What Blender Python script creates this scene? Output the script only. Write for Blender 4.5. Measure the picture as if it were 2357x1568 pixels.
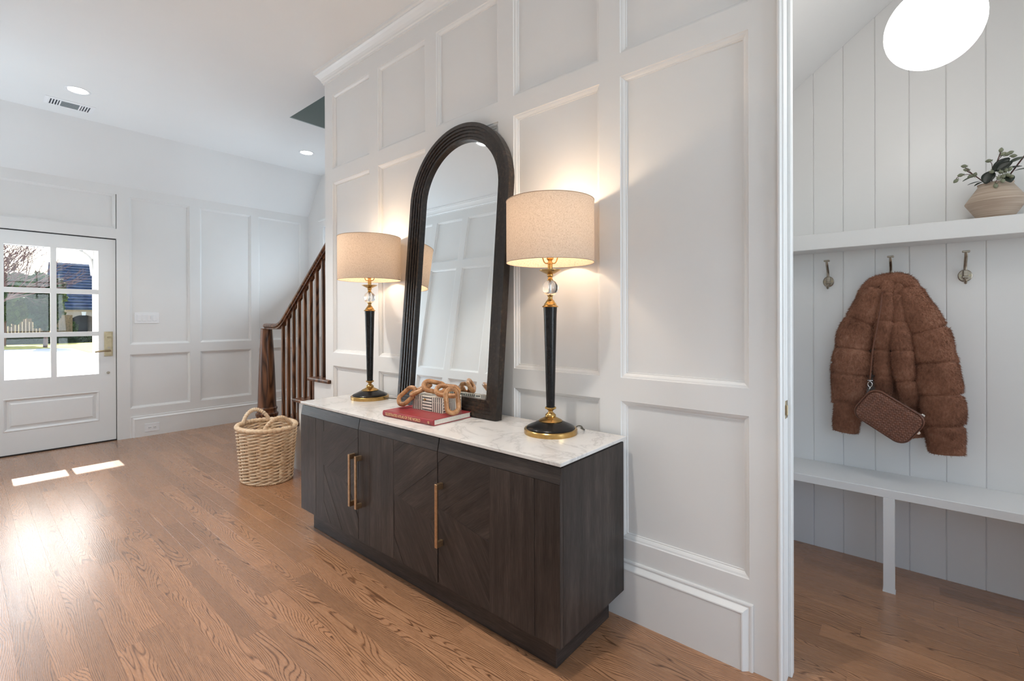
import bpy, bmesh, math, random
from mathutils import Vector, Matrix, noise

# ------------------------------------------------------------------ scene reset
for o in list(bpy.data.objects):
    bpy.data.objects.remove(o, do_unlink=True)
SC = bpy.context.scene
COL = SC.collection
PI = math.pi
rnd = random.Random(7)

# ------------------------------------------------------------------ camera
def make_camera():
    yaw, pitch, roll = (math.radians(a) for a in (40.4786, -0.10492, -0.18207))
    f = Vector((-math.sin(yaw) * math.cos(pitch), math.cos(yaw) * math.cos(pitch), math.sin(pitch)))
    r = Vector((math.cos(yaw), math.sin(yaw), 0.0))
    u = r.cross(f)
    r2 = math.cos(roll) * r + math.sin(roll) * u
    u2 = -math.sin(roll) * r + math.cos(roll) * u
    cd = bpy.data.cameras.new('camera')
    cd.sensor_width = 36.0
    cd.lens = 1083.85 / 2357.0 * 36.0
    cd.shift_y = -(784.0 - 734.68) / 2357.0
    cd.clip_start = 0.02
    cd.clip_end = 400
    co = bpy.data.objects.new('camera', cd)
    COL.objects.link(co)
    m = Matrix((r2, u2, -f)).transposed().to_4x4()
    m.translation = Vector((0, 0, 1.25))
    co.matrix_world = m
    SC.camera = co
make_camera()

# ------------------------------------------------------------------ colour management
SC.view_settings.view_transform = 'Standard'
SC.view_settings.look = 'None'
SC.view_settings.gamma = 1.0
SC.view_settings.use_curve_mapping = False
SC.view_settings.exposure = 0.84

# ------------------------------------------------------------------ sky and sun
SUN_ELEV = 37.5
w = bpy.data.worlds.new('sky')
SC.world = w
w.use_nodes = True
nt = w.node_tree
nt.nodes.clear()
sky = nt.nodes.new('ShaderNodeTexSky')
sky.sky_type = 'NISHITA'
sky.sun_disc = False
sky.sun_elevation = math.radians(SUN_ELEV)
sky.sun_rotation = math.radians(270)
sky.air_density = 1.0
sky.dust_density = 2.0
bg = nt.nodes.new('ShaderNodeBackground')
bg.inputs['Strength'].default_value = 0.30
wo = nt.nodes.new('ShaderNodeOutputWorld')
nt.links.new(sky.outputs[0], bg.inputs[0])
nt.links.new(bg.outputs[0], wo.inputs[0])

def light(name, kind, loc, energy, color, direction=None, **kw):
    d = bpy.data.lights.new(name, kind)
    d.energy = energy
    d.color = color
    for k, v in kw.items():
        setattr(d, k, v)
    o = bpy.data.objects.new(name, d)
    COL.objects.link(o)
    o.location = loc
    if direction is not None:
        o.rotation_euler = Vector(direction).to_track_quat('-Z', 'Y').to_euler()
    return o

e = math.radians(SUN_ELEV)
light('sun', 'SUN', (-12, 0.6, 9), 7.0, (1.0, 0.95, 0.88),
      (math.cos(e), 0.0, -math.sin(e)), angle=math.radians(0.6))
# daylight area lamps: the stair window is seen, the other windows are added fill
light('daylight_fill', 'AREA', (3.30, 0.95, 1.55), 44.0, (0.80, 0.91, 1.0), (-1, 0, 0.8),
      shape='RECTANGLE', size=1.4, size_y=2.3)  # daylight fill from an unseen window behind the camera
light('daylight_fill', 'AREA', (1.35, -0.36, 1.60), 2.5, (0.78, 0.90, 1.0), (0, 1, 0.35),
      shape='RECTANGLE', size=2.3, size_y=2.1)  # fill lamp at a window added beside the camera
light('daylight_fill', 'AREA', (-5.39, 3.03, 1.75), 9.5, (0.70, 0.86, 1.0), (0, -1, 1.1),
      shape='RECTANGLE', size=0.8, size_y=1.3)
light('daylight_fill', 'AREA', (-6.20, -0.16, 1.42), 18.0, (0.68, 0.85, 1.0), (1, 0, 0.55),
      shape='RECTANGLE', size=0.34, size_y=2.0)  # foyer fill lamp at a sidelight added out of view
light('daylight_fill', 'AREA', (1.40, 2.45, 1.60), 4.0, (0.88, 0.95, 1.0), (-1, 0, -0.15),
      shape='RECTANGLE', size=0.75, size_y=1.3)  # brightens the mudroom; its window is unseen and added
light('upstairs_fill', 'AREA', (-1.2, 2.55, 5.55), 14.0, (0.90, 0.96, 1.0), (-0.3, 0, -1),
      shape='RECTANGLE', size=1.2, size_y=0.7)  # unseen lamp added to brighten the upper stairwell

# ------------------------------------------------------------------ helpers
def put(o, parent=None):
    COL.objects.link(o)
    if parent is not None:
        o.parent = parent
    return o

def mesh_obj(name, bm, mat, parent=None, loc=(0, 0, 0), smooth=False, auto=None):
    me = bpy.data.meshes.new(name)
    bmesh.ops.recalc_face_normals(bm, faces=bm.faces)
    bm.to_mesh(me)
    bm.free()
    if smooth:
        for p in me.polygons:
            p.use_smooth = True
        if auto is not None:
            try:
                me.set_sharp_from_angle(angle=math.radians(auto))
            except Exception:
                pass
    if mat is not None:
        for m in (mat if isinstance(mat, (list, tuple)) else [mat]):
            me.materials.append(m)
    o = bpy.data.objects.new(name, me)
    o.location = loc
    return put(o, parent)

def data_obj(name, verts, faces, mat, parent=None, loc=(0, 0, 0), smooth=False):
    me = bpy.data.meshes.new(name)
    me.from_pydata(verts, [], faces)
    me.update()
    if smooth:
        me.shade_smooth()
    if mat is not None:
        me.materials.append(mat)
    o = bpy.data.objects.new(name, me)
    o.location = loc
    return put(o, parent)

def tag(o, label=None, cat=None, group=None, kind=None):
    if label: o['label'] = label
    if cat: o['category'] = cat
    if group: o['group'] = group
    if kind: o['kind'] = kind
    return o

def struct(o):
    o['kind'] = 'structure'
    return o

def thing(name, loc, label, cat, group=None, rz=0.0):
    o = bpy.data.objects.new(name, None)
    o.empty_display_size = 0.05
    o.location = loc
    o.rotation_euler = (0, 0, rz)
    COL.objects.link(o)
    return tag(o, label, cat, group)

def bx(bm, x0, x1, y0, y1, z0, z1, bev=0.0, seg=1):
    t = bmesh.new() if bev > 0 else bm
    vs = [t.verts.new((x, y, z)) for x in (x0, x1) for y in (y0, y1) for z in (z0, z1)]
    for f in ((0, 1, 3, 2), (4, 6, 7, 5), (0, 4, 5, 1), (2, 3, 7, 6), (0, 2, 6, 4), (1, 5, 7, 3)):
        t.faces.new([vs[i] for i in f])
    if bev > 0:
        bmesh.ops.recalc_face_normals(t, faces=t.faces)
        bmesh.ops.bevel(t, geom=list(t.edges), offset=bev, segments=seg, profile=0.6, affect='EDGES')
        merge(bm, t)
    return bm

def merge(dst, src, M=None):
    mp = {}
    for v in src.verts:
        mp[v] = dst.verts.new(M @ v.co if M is not None else v.co)
    for f in src.faces:
        try:
            nf = dst.faces.new([mp[v] for v in f.verts])
            nf.smooth = f.smooth
            nf.material_index = f.material_index
        except ValueError:
            pass
    src.free()

def box_obj(name, dims, mat, parent=None, bev=0.0, seg=1, loc=(0, 0, 0)):
    bm = bmesh.new()
    bx(bm, *dims, bev=bev, seg=seg)
    return mesh_obj(name, bm, mat, parent, loc)

def prism(bm, pts, lo, hi, axis):
    """extrude a 2D outline; axis 'x','y','z' is the extrusion axis; pts are the two others in xyz order"""
    def P(p, h):
        a, b = p
        return {'x': (h, a, b), 'y': (a, h, b), 'z': (a, b, h)}[axis]
    A = [bm.verts.new(P(p, lo)) for p in pts]
    B = [bm.verts.new(P(p, hi)) for p in pts]
    n = len(pts)
    bm.faces.new(A)
    bm.faces.new(list(reversed(B)))
    for i in range(n):
        bm.faces.new((A[i], B[i], B[(i + 1) % n], A[(i + 1) % n]))

def lathe(bm, prof, seg=40, cx=0.0, cy=0.0, close=False):
    """prof: list of (r, z); r == 0 makes a pole"""
    rings = []
    for r, z in prof:
        if r <= 1e-6:
            rings.append([bm.verts.new((cx, cy, z))])
        else:
            rings.append([bm.verts.new((cx + r * math.cos(2 * PI * i / seg), cy + r * math.sin(2 * PI * i / seg), z)) for i in range(seg)])
    pairs = list(zip(rings, rings[1:]))
    if close:
        pairs.append((rings[-1], rings[0]))
    for A, B in pairs:
        for i in range(seg):
            j = (i + 1) % seg
            if len(A) == 1 and len(B) == 1:
                continue
            if len(A) == 1:
                bm.faces.new((A[0], B[j], B[i]))
            elif len(B) == 1:
                bm.faces.new((A[i], A[j], B[0]))
            else:
                bm.faces.new((A[i], A[j], B[j], B[i]))

def frames(path, closed=False):
    n = len(path)
    T = []
    for i in range(n):
        a = path[(i - 1) % n] if (closed or i > 0) else path[i]
        b = path[(i + 1) % n] if (closed or i < n - 1) else path[i]
        t = (b - a)
        T.append(t.normalized() if t.length > 1e-9 else Vector((0, 0, 1)))
    up = Vector((0, 0, 1)) if abs(T[0].z) < 0.9 else Vector((0, 1, 0))
    N = [(up - T[0] * up.dot(T[0])).normalized()]
    for i in range(1, n):
        q = N[-1] - T[i] * N[-1].dot(T[i])
        N.append(q.normalized() if q.length > 1e-9 else N[-1])
    return T, N

def tube(bm, path, rad, seg=10, closed=False, flat=1.0, caps=True, rfun=None):
    path = [Vector(p) for p in path]
    T, N = frames(path, closed)
    rings = []
    n = len(path)
    for i, p in enumerate(path):
        B = T[i].cross(N[i])
        r = rad[i] if isinstance(rad, (list, tuple)) else rad
        ring = []
        for k in range(seg):
            a = 2 * PI * k / seg
            rr = r * (rfun(i, k) if rfun else 1.0)
            ring.append(bm.verts.new(p + N[i] * (rr * math.cos(a)) + B * (rr * flat * math.sin(a))))
        rings.append(ring)
    m = n if closed else n - 1
    for i in range(m):
        A, Bn = rings[i], rings[(i + 1) % n]
        for k in range(seg):
            l = (k + 1) % seg
            bm.faces.new((A[k], A[l], Bn[l], Bn[k]))
    if caps and not closed:
        bm.faces.new(list(reversed(rings[0])))
        bm.faces.new(rings[-1])

def catmull(pts, n=8, closed=False):
    P = [Vector(p) for p in pts]
    out = []
    N = len(P)
    rng = range(N if closed else N - 1)
    for i in rng:
        if closed:
            a, b, c, d = P[(i - 1) % N], P[i], P[(i + 1) % N], P[(i + 2) % N]
        else:
            a, b, c, d = P[max(i - 1, 0)], P[i], P[i + 1], P[min(i + 2, N - 1)]
        for k in range(n):
            t = k / n
            out.append(0.5 * ((2 * b) + (c - a) * t + (2 * a - 5 * b + 4 * c - d) * t * t + (3 * b - a - 3 * c + d) * t ** 3))
    if not closed:
        out.append(P[-1].copy())
    return out

def interp(keys, t):
    """piecewise linear through evenly spaced keys"""
    n = len(keys) - 1
    x = min(max(t, 0.0), 1.0) * n
    i = min(int(x), n - 1)
    return keys[i] + (keys[i + 1] - keys[i]) * (x - i)

# ------------------------------------------------------------------ materials
def mat_base(name):
    m = bpy.data.materials.new(name)
    m.use_nodes = True
    t = m.node_tree
    b = t.nodes['Principled BSDF']
    return m, t, b

def N(t, kind, **kw):
    n = t.nodes.new(kind)
    for k, v in kw.items():
        setattr(n, k, v)
    return n

def ramp(t, fac, stops):
    r = N(t, 'ShaderNodeValToRGB')
    while len(r.color_ramp.elements) < len(stops):
        r.color_ramp.elements.new(0.5)
    for el, (p, c) in zip(r.color_ramp.elements, stops):
        el.position = p
        el.color = (*c, 1.0) if len(c) == 3 else c
    t.links.new(fac, r.inputs[0])
    return r.outputs[0]

def coords(t, scale=(1, 1, 1), rot=(0, 0, 0), src='Object'):
    if src == 'World':
        g = N(t, 'ShaderNodeNewGeometry').outputs['Position']
    else:
        g = N(t, 'ShaderNodeTexCoord').outputs[src]
    mp = N(t, 'ShaderNodeMapping')
    mp.inputs['Scale'].default_value = scale
    mp.inputs['Rotation'].default_value = rot
    t.links.new(g, mp.inputs[0])
    return mp.outputs[0]

def noise_tex(t, vec, scale, detail=4.0, rough=0.55, dist=0.0):
    n = N(t, 'ShaderNodeTexNoise')
    n.inputs['Scale'].default_value = scale
    n.inputs['Detail'].default_value = detail
    n.inputs['Roughness'].default_value = rough
    n.inputs['Distortion'].default_value = dist
    t.links.new(vec, n.inputs['Vector'])
    return n.outputs['Fac']

def bump(t, b, height, strength=0.2, dist=0.002):
    n = N(t, 'ShaderNodeBump')
    n.inputs['Strength'].default_value = strength
    n.inputs['Distance'].default_value = dist
    t.links.new(height, n.inputs['Height'])
    t.links.new(n.outputs[0], b.inputs['Normal'])

def math_node(t, op, a, b=None, c=None):
    n = N(t, 'ShaderNodeMath', operation=op)
    for i, v in enumerate((a, b, c)):
        if v is None:
            continue
        if isinstance(v, (int, float)):
            n.inputs[i].default_value = v
        else:
            t.links.new(v, n.inputs[i])
    return n.outputs[0]

def plain(name, col, rough=0.5, metal=0.0, nscale=0.0, namt=0.06, bstr=0.0, spec=0.5, coat=0.0):
    m, t, b = mat_base(name)
    b.inputs['Roughness'].default_value = rough
    b.inputs['Metallic'].default_value = metal
    b.inputs['Specular IOR Level'].default_value = spec
    b.inputs['Coat Weight'].default_value = coat
    if nscale > 0:
        f = noise_tex(t, coords(t), nscale)
        lo = tuple(c * (1 - namt) for c in col)
        hi = tuple(min(1, c * (1 + namt)) for c in col)
        t.links.new(ramp(t, f, [(0.3, lo), (0.7, hi)]), b.inputs['Base Color'])
        if bstr > 0:
            bump(t, b, f, bstr, 0.001)
    else:
        b.inputs['Base Color'].default_value = (*col, 1)
    return m

def emit_mat(name, col, strength):
    m, t, b = mat_base(name)
    b.inputs['Base Color'].default_value = (0.9, 0.9, 0.9, 1)
    b.inputs['Emission Color'].default_value = (*col, 1)
    b.inputs['Emission Strength'].default_value = strength
    return m

def wood_mat(name, dark, light_, rough=0.4, scale=(1, 1, 1), band=9.0, distort=5.0, src='Object', bstr=0.15, rot=(0, 0, 0)):
    """long grain runs along local X of the chosen coordinates"""
    m, t, b = mat_base(name)
    v = coords(t, scale, rot, src)
    wv = N(t, 'ShaderNodeTexWave', wave_type='BANDS', bands_direction='Y')
    wv.inputs['Scale'].default_value = band
    wv.inputs['Distortion'].default_value = distort
    wv.inputs['Detail'].default_value = 3.0
    wv.inputs['Detail Scale'].default_value = 1.2
    t.links.new(v, wv.inputs['Vector'])
    v2 = coords(t, (scale[0] * 3, scale[1] * 60, scale[2] * 60), rot, src)
    fine = noise_tex(t, v2, 1.6, 3.0, 0.6)
    mix = math_node(t, 'MULTIPLY_ADD', wv.outputs['Fac'], 0.55, math_node(t, 'MULTIPLY', fine, 0.5))
    t.links.new(ramp(t, mix, [(0.18, dark), (0.75, light_)]), b.inputs['Base Color'])
    b.inputs['Roughness'].default_value = rough
    bump(t, b, mix, bstr, 0.001)
    return m

M = {}
M['paint'] = plain('white_paint', (0.80, 0.79, 0.775), 0.55, nscale=3.0, namt=0.012)
M['trim'] = plain('white_trim_paint', (0.81, 0.80, 0.785), 0.35, nscale=3.0, namt=0.01)
M['ceil'] = plain('ceiling_paint', (0.80, 0.795, 0.785), 0.8, nscale=2.0, namt=0.01)
M['upper'] = plain('upper_hall_paint', (0.36, 0.42, 0.41), 0.8, nscale=2.0, namt=0.02)
M['doorpaint'] = plain('door_paint', (0.80, 0.80, 0.79), 0.4, nscale=4.0, namt=0.01)
M['white_plastic'] = plain('white_plastic', (0.85, 0.85, 0.86), 0.3)
M['black'] = plain('black_seal', (0.01, 0.01, 0.011), 0.6)
M['brass'] = plain('aged_brass', (0.52, 0.33, 0.12), 0.24, 1.0, nscale=40, namt=0.18)
M['brass_door'] = plain('satin_brass', (0.42, 0.345, 0.225), 0.34, 1.0, nscale=30, namt=0.12)
M['brass_pull'] = plain('antique_brass_pull', (0.50, 0.33, 0.19), 0.38, 1.0, nscale=60, namt=0.2)
M['nickel'] = plain('antique_nickel', (0.36, 0.31, 0.25), 0.35, 1.0, nscale=40, namt=0.15)
M['silver'] = plain('polished_silver', (0.75, 0.74, 0.72), 0.15, 1.0)
M['lampblack'] = plain('black_lacquer', (0.010, 0.009, 0.009), 0.26, nscale=30, namt=0.3, spec=0.3)
M['mirror'] = plain('mirror_glass', (0.93, 0.965, 0.97), 0.012, 1.0)
M['paper'] = plain('book_pages', (0.74, 0.69, 0.60), 0.8, nscale=220, namt=0.12)
M['bone'] = plain('bone_inlay', (0.74, 0.68, 0.58), 0.4, nscale=18, namt=0.06)
M['inlayblack'] = plain('black_inlay', (0.012, 0.012, 0.014), 0.4)
M['red'] = plain('red_book_cloth', (0.30, 0.028, 0.035), 0.32, nscale=25, namt=0.18)
M['gold'] = plain('gold_foil', (0.80, 0.58, 0.30), 0.45, 0.4)
M['sisal'] = plain('cord_brown', (0.10, 0.09, 0.07), 0.6)
M['stem'] = plain('plant_stem', (0.09, 0.035, 0.03), 0.6)
M['leaf'] = plain('dark_green_leaf', (0.011, 0.018, 0.011), 0.4, nscale=30, namt=0.4)
M['leafback'] = plain('grey_green_leaf', (0.10, 0.12, 0.09), 0.5, nscale=30, namt=0.2)
M['bud'] = plain('green_bud', (0.20, 0.215, 0.14), 0.5, nscale=50, namt=0.25)
M['leather'] = plain('brown_leather', (0.19, 0.074, 0.042), 0.36, nscale=60, namt=0.2)
M['soil'] = plain('dark_interior', (0.02, 0.018, 0.015), 0.9)

def m_floor():
    m, t, b = mat_base('oak_floor')
    oi = N(t, 'ShaderNodeObjectInfo').outputs['Random']
    at = N(t, 'ShaderNodeAttribute', attribute_name='tone').outputs['Fac']
    r = math_node(t, 'FRACT', math_node(t, 'ADD', oi, at))
    pos = N(t, 'ShaderNodeNewGeometry').outputs['Position']
    off = N(t, 'ShaderNodeCombineXYZ')
    t.links.new(math_node(t, 'MULTIPLY', r, 53.0), off.inputs[0])
    t.links.new(math_node(t, 'MULTIPLY', r, 17.0), off.inputs[1])
    t.links.new(math_node(t, 'MULTIPLY', r, 31.0), off.inputs[2])
    add = N(t, 'ShaderNodeVectorMath', operation='ADD')
    t.links.new(pos, add.inputs[0]); t.links.new(off.outputs[0], add.inputs[1])
    def mp(s):
        q = N(t, 'ShaderNodeMapping'); q.inputs['Scale'].default_value = s
        t.links.new(add.outputs[0], q.inputs[0]); return q.outputs[0]
    # cathedral grain: growth lines along the plank, bent by a stretched noise field
    fld = noise_tex(t, mp((0.9, 6.0, 1.0)), 1.0, 2.0, 0.45, 0.3)
    sp = N(t, 'ShaderNodeSeparateXYZ'); t.links.new(pos, sp.inputs[0])
    ph = math_node(t, 'ADD', math_node(t, 'MULTIPLY', fld, 38.0), math_node(t, 'MULTIPLY', sp.outputs[1], 150.0))
    ln = math_node(t, 'ABSOLUTE', math_node(t, 'SUBTRACT', math_node(t, 'FRACT', ph), 0.5))
    line = N(t, 'ShaderNodeMapRange')
    line.inputs['From Min'].default_value = 0.02
    line.inputs['From Max'].default_value = 0.24
    t.links.new(ln, line.inputs['Value'])
    pores = noise_tex(t, mp((14.0, 260.0, 1.0)), 1.0, 2.0, 0.6)
    broad = noise_tex(t, mp((0.8, 5.0, 1.0)), 1.0, 2.0, 0.5)
    grain = math_node(t, 'ADD', math_node(t, 'MULTIPLY', line.outputs[0], 0.36), math_node(t, 'MULTIPLY', pores, 0.64))
    base = ramp(t, grain, [(0.20, (0.075, 0.030, 0.013)), (0.44, (0.285, 0.132, 0.062)), (0.82, (0.52, 0.275, 0.148))])
    hs = N(t, 'ShaderNodeHueSaturation')
    val = N(t, 'ShaderNodeMapRange')
    val.inputs['To Min'].default_value = 0.72
    val.inputs['To Max'].default_value = 1.22
    t.links.new(math_node(t, 'ADD', math_node(t, 'MULTIPLY', r, 0.7), math_node(t, 'MULTIPLY', broad, 0.3)), val.inputs['Value'])
    t.links.new(val.outputs[0], hs.inputs['Value'])
    t.links.new(base, hs.inputs['Color'])
    t.links.new(hs.outputs[0], b.inputs['Base Color'])
    rr = N(t, 'ShaderNodeMapRange')
    rr.inputs['To Min'].default_value = 0.36
    rr.inputs['To Max'].default_value = 0.24
    t.links.new(grain, rr.inputs['Value'])
    t.links.new(rr.outputs[0], b.inputs['Roughness'])
    b.inputs['Coat Weight'].default_value = 0.6
    b.inputs['Coat Roughness'].default_value = 0.25
    bump(t, b, grain, 0.22, 0.0012)
    return m
M['floor'] = m_floor()
M['subfloor'] = plain('subfloor', (0.03, 0.015, 0.008), 0.8)

def m_stair(name, dark, light_):
    m, t, b = mat_base(name)
    v = coords(t, (7, 7, 1.0))
    fld = noise_tex(t, v, 1.0, 1.0, 0.4, 0.3)
    ln = math_node(t, 'FRACT', math_node(t, 'MULTIPLY', fld, 12.0))
    ln = math_node(t, 'ABSOLUTE', math_node(t, 'SUBTRACT', ln, 0.5))
    pores = noise_tex(t, coords(t, (160, 160, 8)), 1.0, 2.0, 0.6)
    g = math_node(t, 'ADD', math_node(t, 'MULTIPLY', ln, 1.1), math_node(t, 'MULTIPLY', pores, 0.5))
    t.links.new(ramp(t, g, [(0.2, dark), (0.75, light_)]), b.inputs['Base Color'])
    b.inputs['Roughness'].default_value = 0.32
    b.inputs['Specular IOR Level'].default_value = 0.35
    bump(t, b, g, 0.12, 0.001)
    return m
M['stairwood'] = m_stair('stained_oak', (0.026, 0.011, 0.006), (0.20, 0.085, 0.040))

def m_veneer():
    m, t, b = mat_base('espresso_wood')
    uv = N(t, 'ShaderNodeUVMap', uv_map='grain').outputs[0]
    oi = N(t, 'ShaderNodeObjectInfo').outputs['Random']
    off = N(t, 'ShaderNodeCombineXYZ')
    t.links.new(math_node(t, 'MULTIPLY', oi, 40.0), off.inputs[0]); t.links.new(math_node(t, 'MULTIPLY', oi, 13.0), off.inputs[1])
    ad = N(t, 'ShaderNodeVectorMath', operation='ADD')
    t.links.new(uv, ad.inputs[0]); t.links.new(off.outputs[0], ad.inputs[1])
    def mp(s):
        q = N(t, 'ShaderNodeMapping'); q.inputs['Scale'].default_value = s
        t.links.new(ad.outputs[0], q.inputs[0]); return q.outputs[0]
    a = noise_tex(t, mp((2.0, 26.0, 1)), 1.0, 4.0, 0.6)
    f = noise_tex(t, mp((14.0, 260.0, 1)), 1.0, 3.0, 0.65)
    c = noise_tex(t, mp((3.0, 5.0, 1)), 1.0, 3.0, 0.5)
    g = math_node(t, 'ADD', math_node(t, 'MULTIPLY', a, 0.4), math_node(t, 'ADD', math_node(t, 'MULTIPLY', f, 0.35), math_node(t, 'MULTIPLY', c, 0.25)))
    col = ramp(t, g, [(0.36, (0.010, 0.008, 0.007)), (0.52, (0.038, 0.029, 0.026)), (0.68, (0.092, 0.070, 0.060))])
    t.links.new(col, b.inputs['Base Color'])
    b.inputs['Specular IOR Level'].default_value = 0.38
    rr = N(t, 'ShaderNodeMapRange'); rr.inputs['To Min'].default_value = 0.5; rr.inputs['To Max'].default_value = 0.34
    t.links.new(f, rr.inputs['Value']); t.links.new(rr.outputs[0], b.inputs['Roughness'])
    bump(t, b, f, 0.35, 0.0012)
    return m
M['veneer'] = m_veneer()

def m_dark_frame():
    m, t, b = mat_base('dark_mango_wood')
    f = noise_tex(t, coords(t, (60, 60, 60)), 1.0, 4.0, 0.65)
    g = noise_tex(t, coords(t, (6, 6, 2)), 1.0, 3.0, 0.5)
    mx = math_node(t, 'ADD', math_node(t, 'MULTIPLY', f, 0.6), math_node(t, 'MULTIPLY', g, 0.4))
    t.links.new(ramp(t, mx, [(0.36, (0.008, 0.006, 0.005)), (0.55, (0.026, 0.018, 0.014)), (0.72, (0.11, 0.068, 0.042))]), b.inputs['Base Color'])
    b.inputs['Roughness'].default_value = 0.30
    bump(t, b, f, 0.4, 0.002)
    return m
M['frame'] = m_dark_frame()

def m_marble():
    m, t, b = mat_base('white_marble')
    v = coords(t, (1, 1, 1), (0, 0, 0.5))
    n1 = noise_tex(t, v, 3.2, 8.0, 0.62, 1.2)
    vein = math_node(t, 'ABSOLUTE', math_node(t, 'SUBTRACT', n1, 0.5))
    c = ramp(t, vein, [(0.0, (0.58, 0.56, 0.54)), (0.018, (0.70, 0.68, 0.66)), (0.06, (0.75, 0.73, 0.705))])
    n2 = noise_tex(t, v, 9.0, 4.0, 0.5)
    mx = N(t, 'ShaderNodeMix', data_type='RGBA', blend_type='MULTIPLY')
    mx.inputs[0].default_value = 0.5
    t.links.new(c, mx.inputs[6])
    t.links.new(ramp(t, n2, [(0.25, (0.90, 0.90, 0.92)), (0.6, (1, 1, 1))]), mx.inputs[7])
    t.links.new(mx.outputs[2], b.inputs['Base Color'])
    b.inputs['Roughness'].default_value = 0.22
    return m
M['marble'] = m_marble()

def m_shade():
    m, t, b = mat_base('linen_shade')
    t.nodes.remove(b)
    out = t.nodes['Material Output']
    v1 = noise_tex(t, coords(t, (130, 130, 700)), 1.0, 2.0, 0.6)
    v2 = noise_tex(t, coords(t, (700, 700, 130)), 1.0, 2.0, 0.6)
    wv = math_node(t, 'ADD', math_node(t, 'MULTIPLY', v1, 0.5), math_node(t, 'MULTIPLY', v2, 0.5))
    col = ramp(t, wv, [(0.36, (0.40, 0.31, 0.24)), (0.48, (0.56, 0.46, 0.37)), (0.62, (0.63, 0.53, 0.44))])
    d = N(t, 'ShaderNodeBsdfDiffuse'); tr = N(t, 'ShaderNodeBsdfTranslucent'); mx = N(t, 'ShaderNodeMixShader')
    mx.inputs[0].default_value = 0.145
    t.links.new(col, d.inputs[0]); t.links.new(col, tr.inputs[0])
    t.links.new(d.outputs[0], mx.inputs[1]); t.links.new(tr.outputs[0], mx.inputs[2])
    t.links.new(mx.outputs[0], out.inputs[0])
    return m
M['shade'] = m_shade()
M['shade_in'] = plain('shade_lining', (0.82, 0.76, 0.66), 0.7)

def m_glass(name, rough=0.0, thin=True, tint=(1, 1, 1)):
    m, t, b = mat_base(name)
    out = t.nodes['Material Output']
    if thin:
        t.nodes.remove(b)
        tr = N(t, 'ShaderNodeBsdfTransparent'); gl = N(t, 'ShaderNodeBsdfGlossy'); mx = N(t, 'ShaderNodeMixShader')
        fr = N(t, 'ShaderNodeFresnel'); fr.inputs['IOR'].default_value = 1.45
        gl.inputs['Roughness'].default_value = 0.02
        tr.inputs[0].default_value = (*tint, 1)
        t.links.new(fr.outputs[0], mx.inputs[0]); t.links.new(tr.outputs[0], mx.inputs[1]); t.links.new(gl.outputs[0], mx.inputs[2])
        t.links.new(mx.outputs[0], out.inputs[0])
    else:
        b.inputs['Transmission Weight'].default_value = 1.0
        b.inputs['Roughness'].default_value = rough
        b.inputs['IOR'].default_value = 1.5
        b.inputs['Base Color'].default_value = (*tint, 1)
    return m
M['pane'] = m_glass('window_glass', tint=(0.97, 0.98, 0.98))
M['crystal'] = m_glass('crystal', thin=False)
def m_chain():
    m, t, b = mat_base('carved_wood')
    f = noise_tex(t, coords(t, (22, 22, 22)), 1.0, 4.0, 0.6, 0.6)
    g = noise_tex(t, coords(t, (120, 120, 120)), 1.0, 3.0, 0.6)
    mx = math_node(t, 'ADD', math_node(t, 'MULTIPLY', f, 0.7), math_node(t, 'MULTIPLY', g, 0.3))
    t.links.new(ramp(t, mx, [(0.34, (0.17, 0.068, 0.024)), (0.5, (0.40, 0.19, 0.075)), (0.66, (0.56, 0.31, 0.15))]), b.inputs['Base Color'])
    b.inputs['Roughness'].default_value = 0.36
    bump(t, b, g, 0.25, 0.001)
    return m
M['chain'] = m_chain()
def m_wicker():
    m, t, b = mat_base('wicker')
    oi = N(t, 'ShaderNodeObjectInfo').outputs['Random']
    f = noise_tex(t, coords(t, (30, 30, 60)), 1.0, 3.0, 0.6)
    g = noise_tex(t, coords(t, (150, 150, 400)), 1.0, 2.0, 0.6)
    mx = math_node(t, 'ADD', math_node(t, 'MULTIPLY', f, 0.5), math_node(t, 'ADD', math_node(t, 'MULTIPLY', g, 0.35), math_node(t, 'MULTIPLY', oi, 0.15)))
    t.links.new(ramp(t, mx, [(0.30, (0.52, 0.32, 0.165)), (0.5, (0.80, 0.60, 0.40)), (0.70, (0.90, 0.76, 0.59))]), b.inputs['Base Color'])
    b.inputs['Roughness'].default_value = 0.65
    bump(t, b, g, 0.3, 0.001)
    return m
M['wicker'] = m_wicker()
def m_fur():
    m, t, b = mat_base('brown_faux_fur')
    f = noise_tex(t, coords(t, (9, 9, 9)), 1.0, 4.0, 0.6)
    g = noise_tex(t, coords(t, (120, 120, 60)), 1.0, 2.0, 0.6)
    mx = math_node(t, 'ADD', math_node(t, 'MULTIPLY', f, 0.6), math_node(t, 'MULTIPLY', g, 0.4))
    t.links.new(ramp(t, mx, [(0.32, (0.145, 0.060, 0.036)), (0.52, (0.27, 0.122, 0.074)), (0.72, (0.42, 0.215, 0.140))]), b.inputs['Base Color'])
    b.inputs['Roughness'].default_value = 0.85
    b.inputs['Sheen Weight'].default_value = 0.25
    b.inputs['Sheen Roughness'].default_value = 0.5
    b.inputs['Sheen Tint'].default_value = (0.6, 0.35, 0.25, 1)
    b.inputs['Specular IOR Level'].default_value = 0.15
    bump(t, b, g, 0.5, 0.004)
    return m
M['fur'] = m_fur()
def m_vase():
    m, t, b = mat_base('clay_vase')
    f = noise_tex(t, coords(t, (5, 5, 160)), 1.0, 3.0, 0.6)
    t.links.new(ramp(t, f, [(0.3, (0.40, 0.30, 0.225)), (0.7, (0.56, 0.46, 0.37))]), b.inputs['Base Color'])
    b.inputs['Roughness'].default_value = 0.75
    bump(t, b, f, 0.4, 0.002)
    return m
M['vase'] = m_vase()
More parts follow.
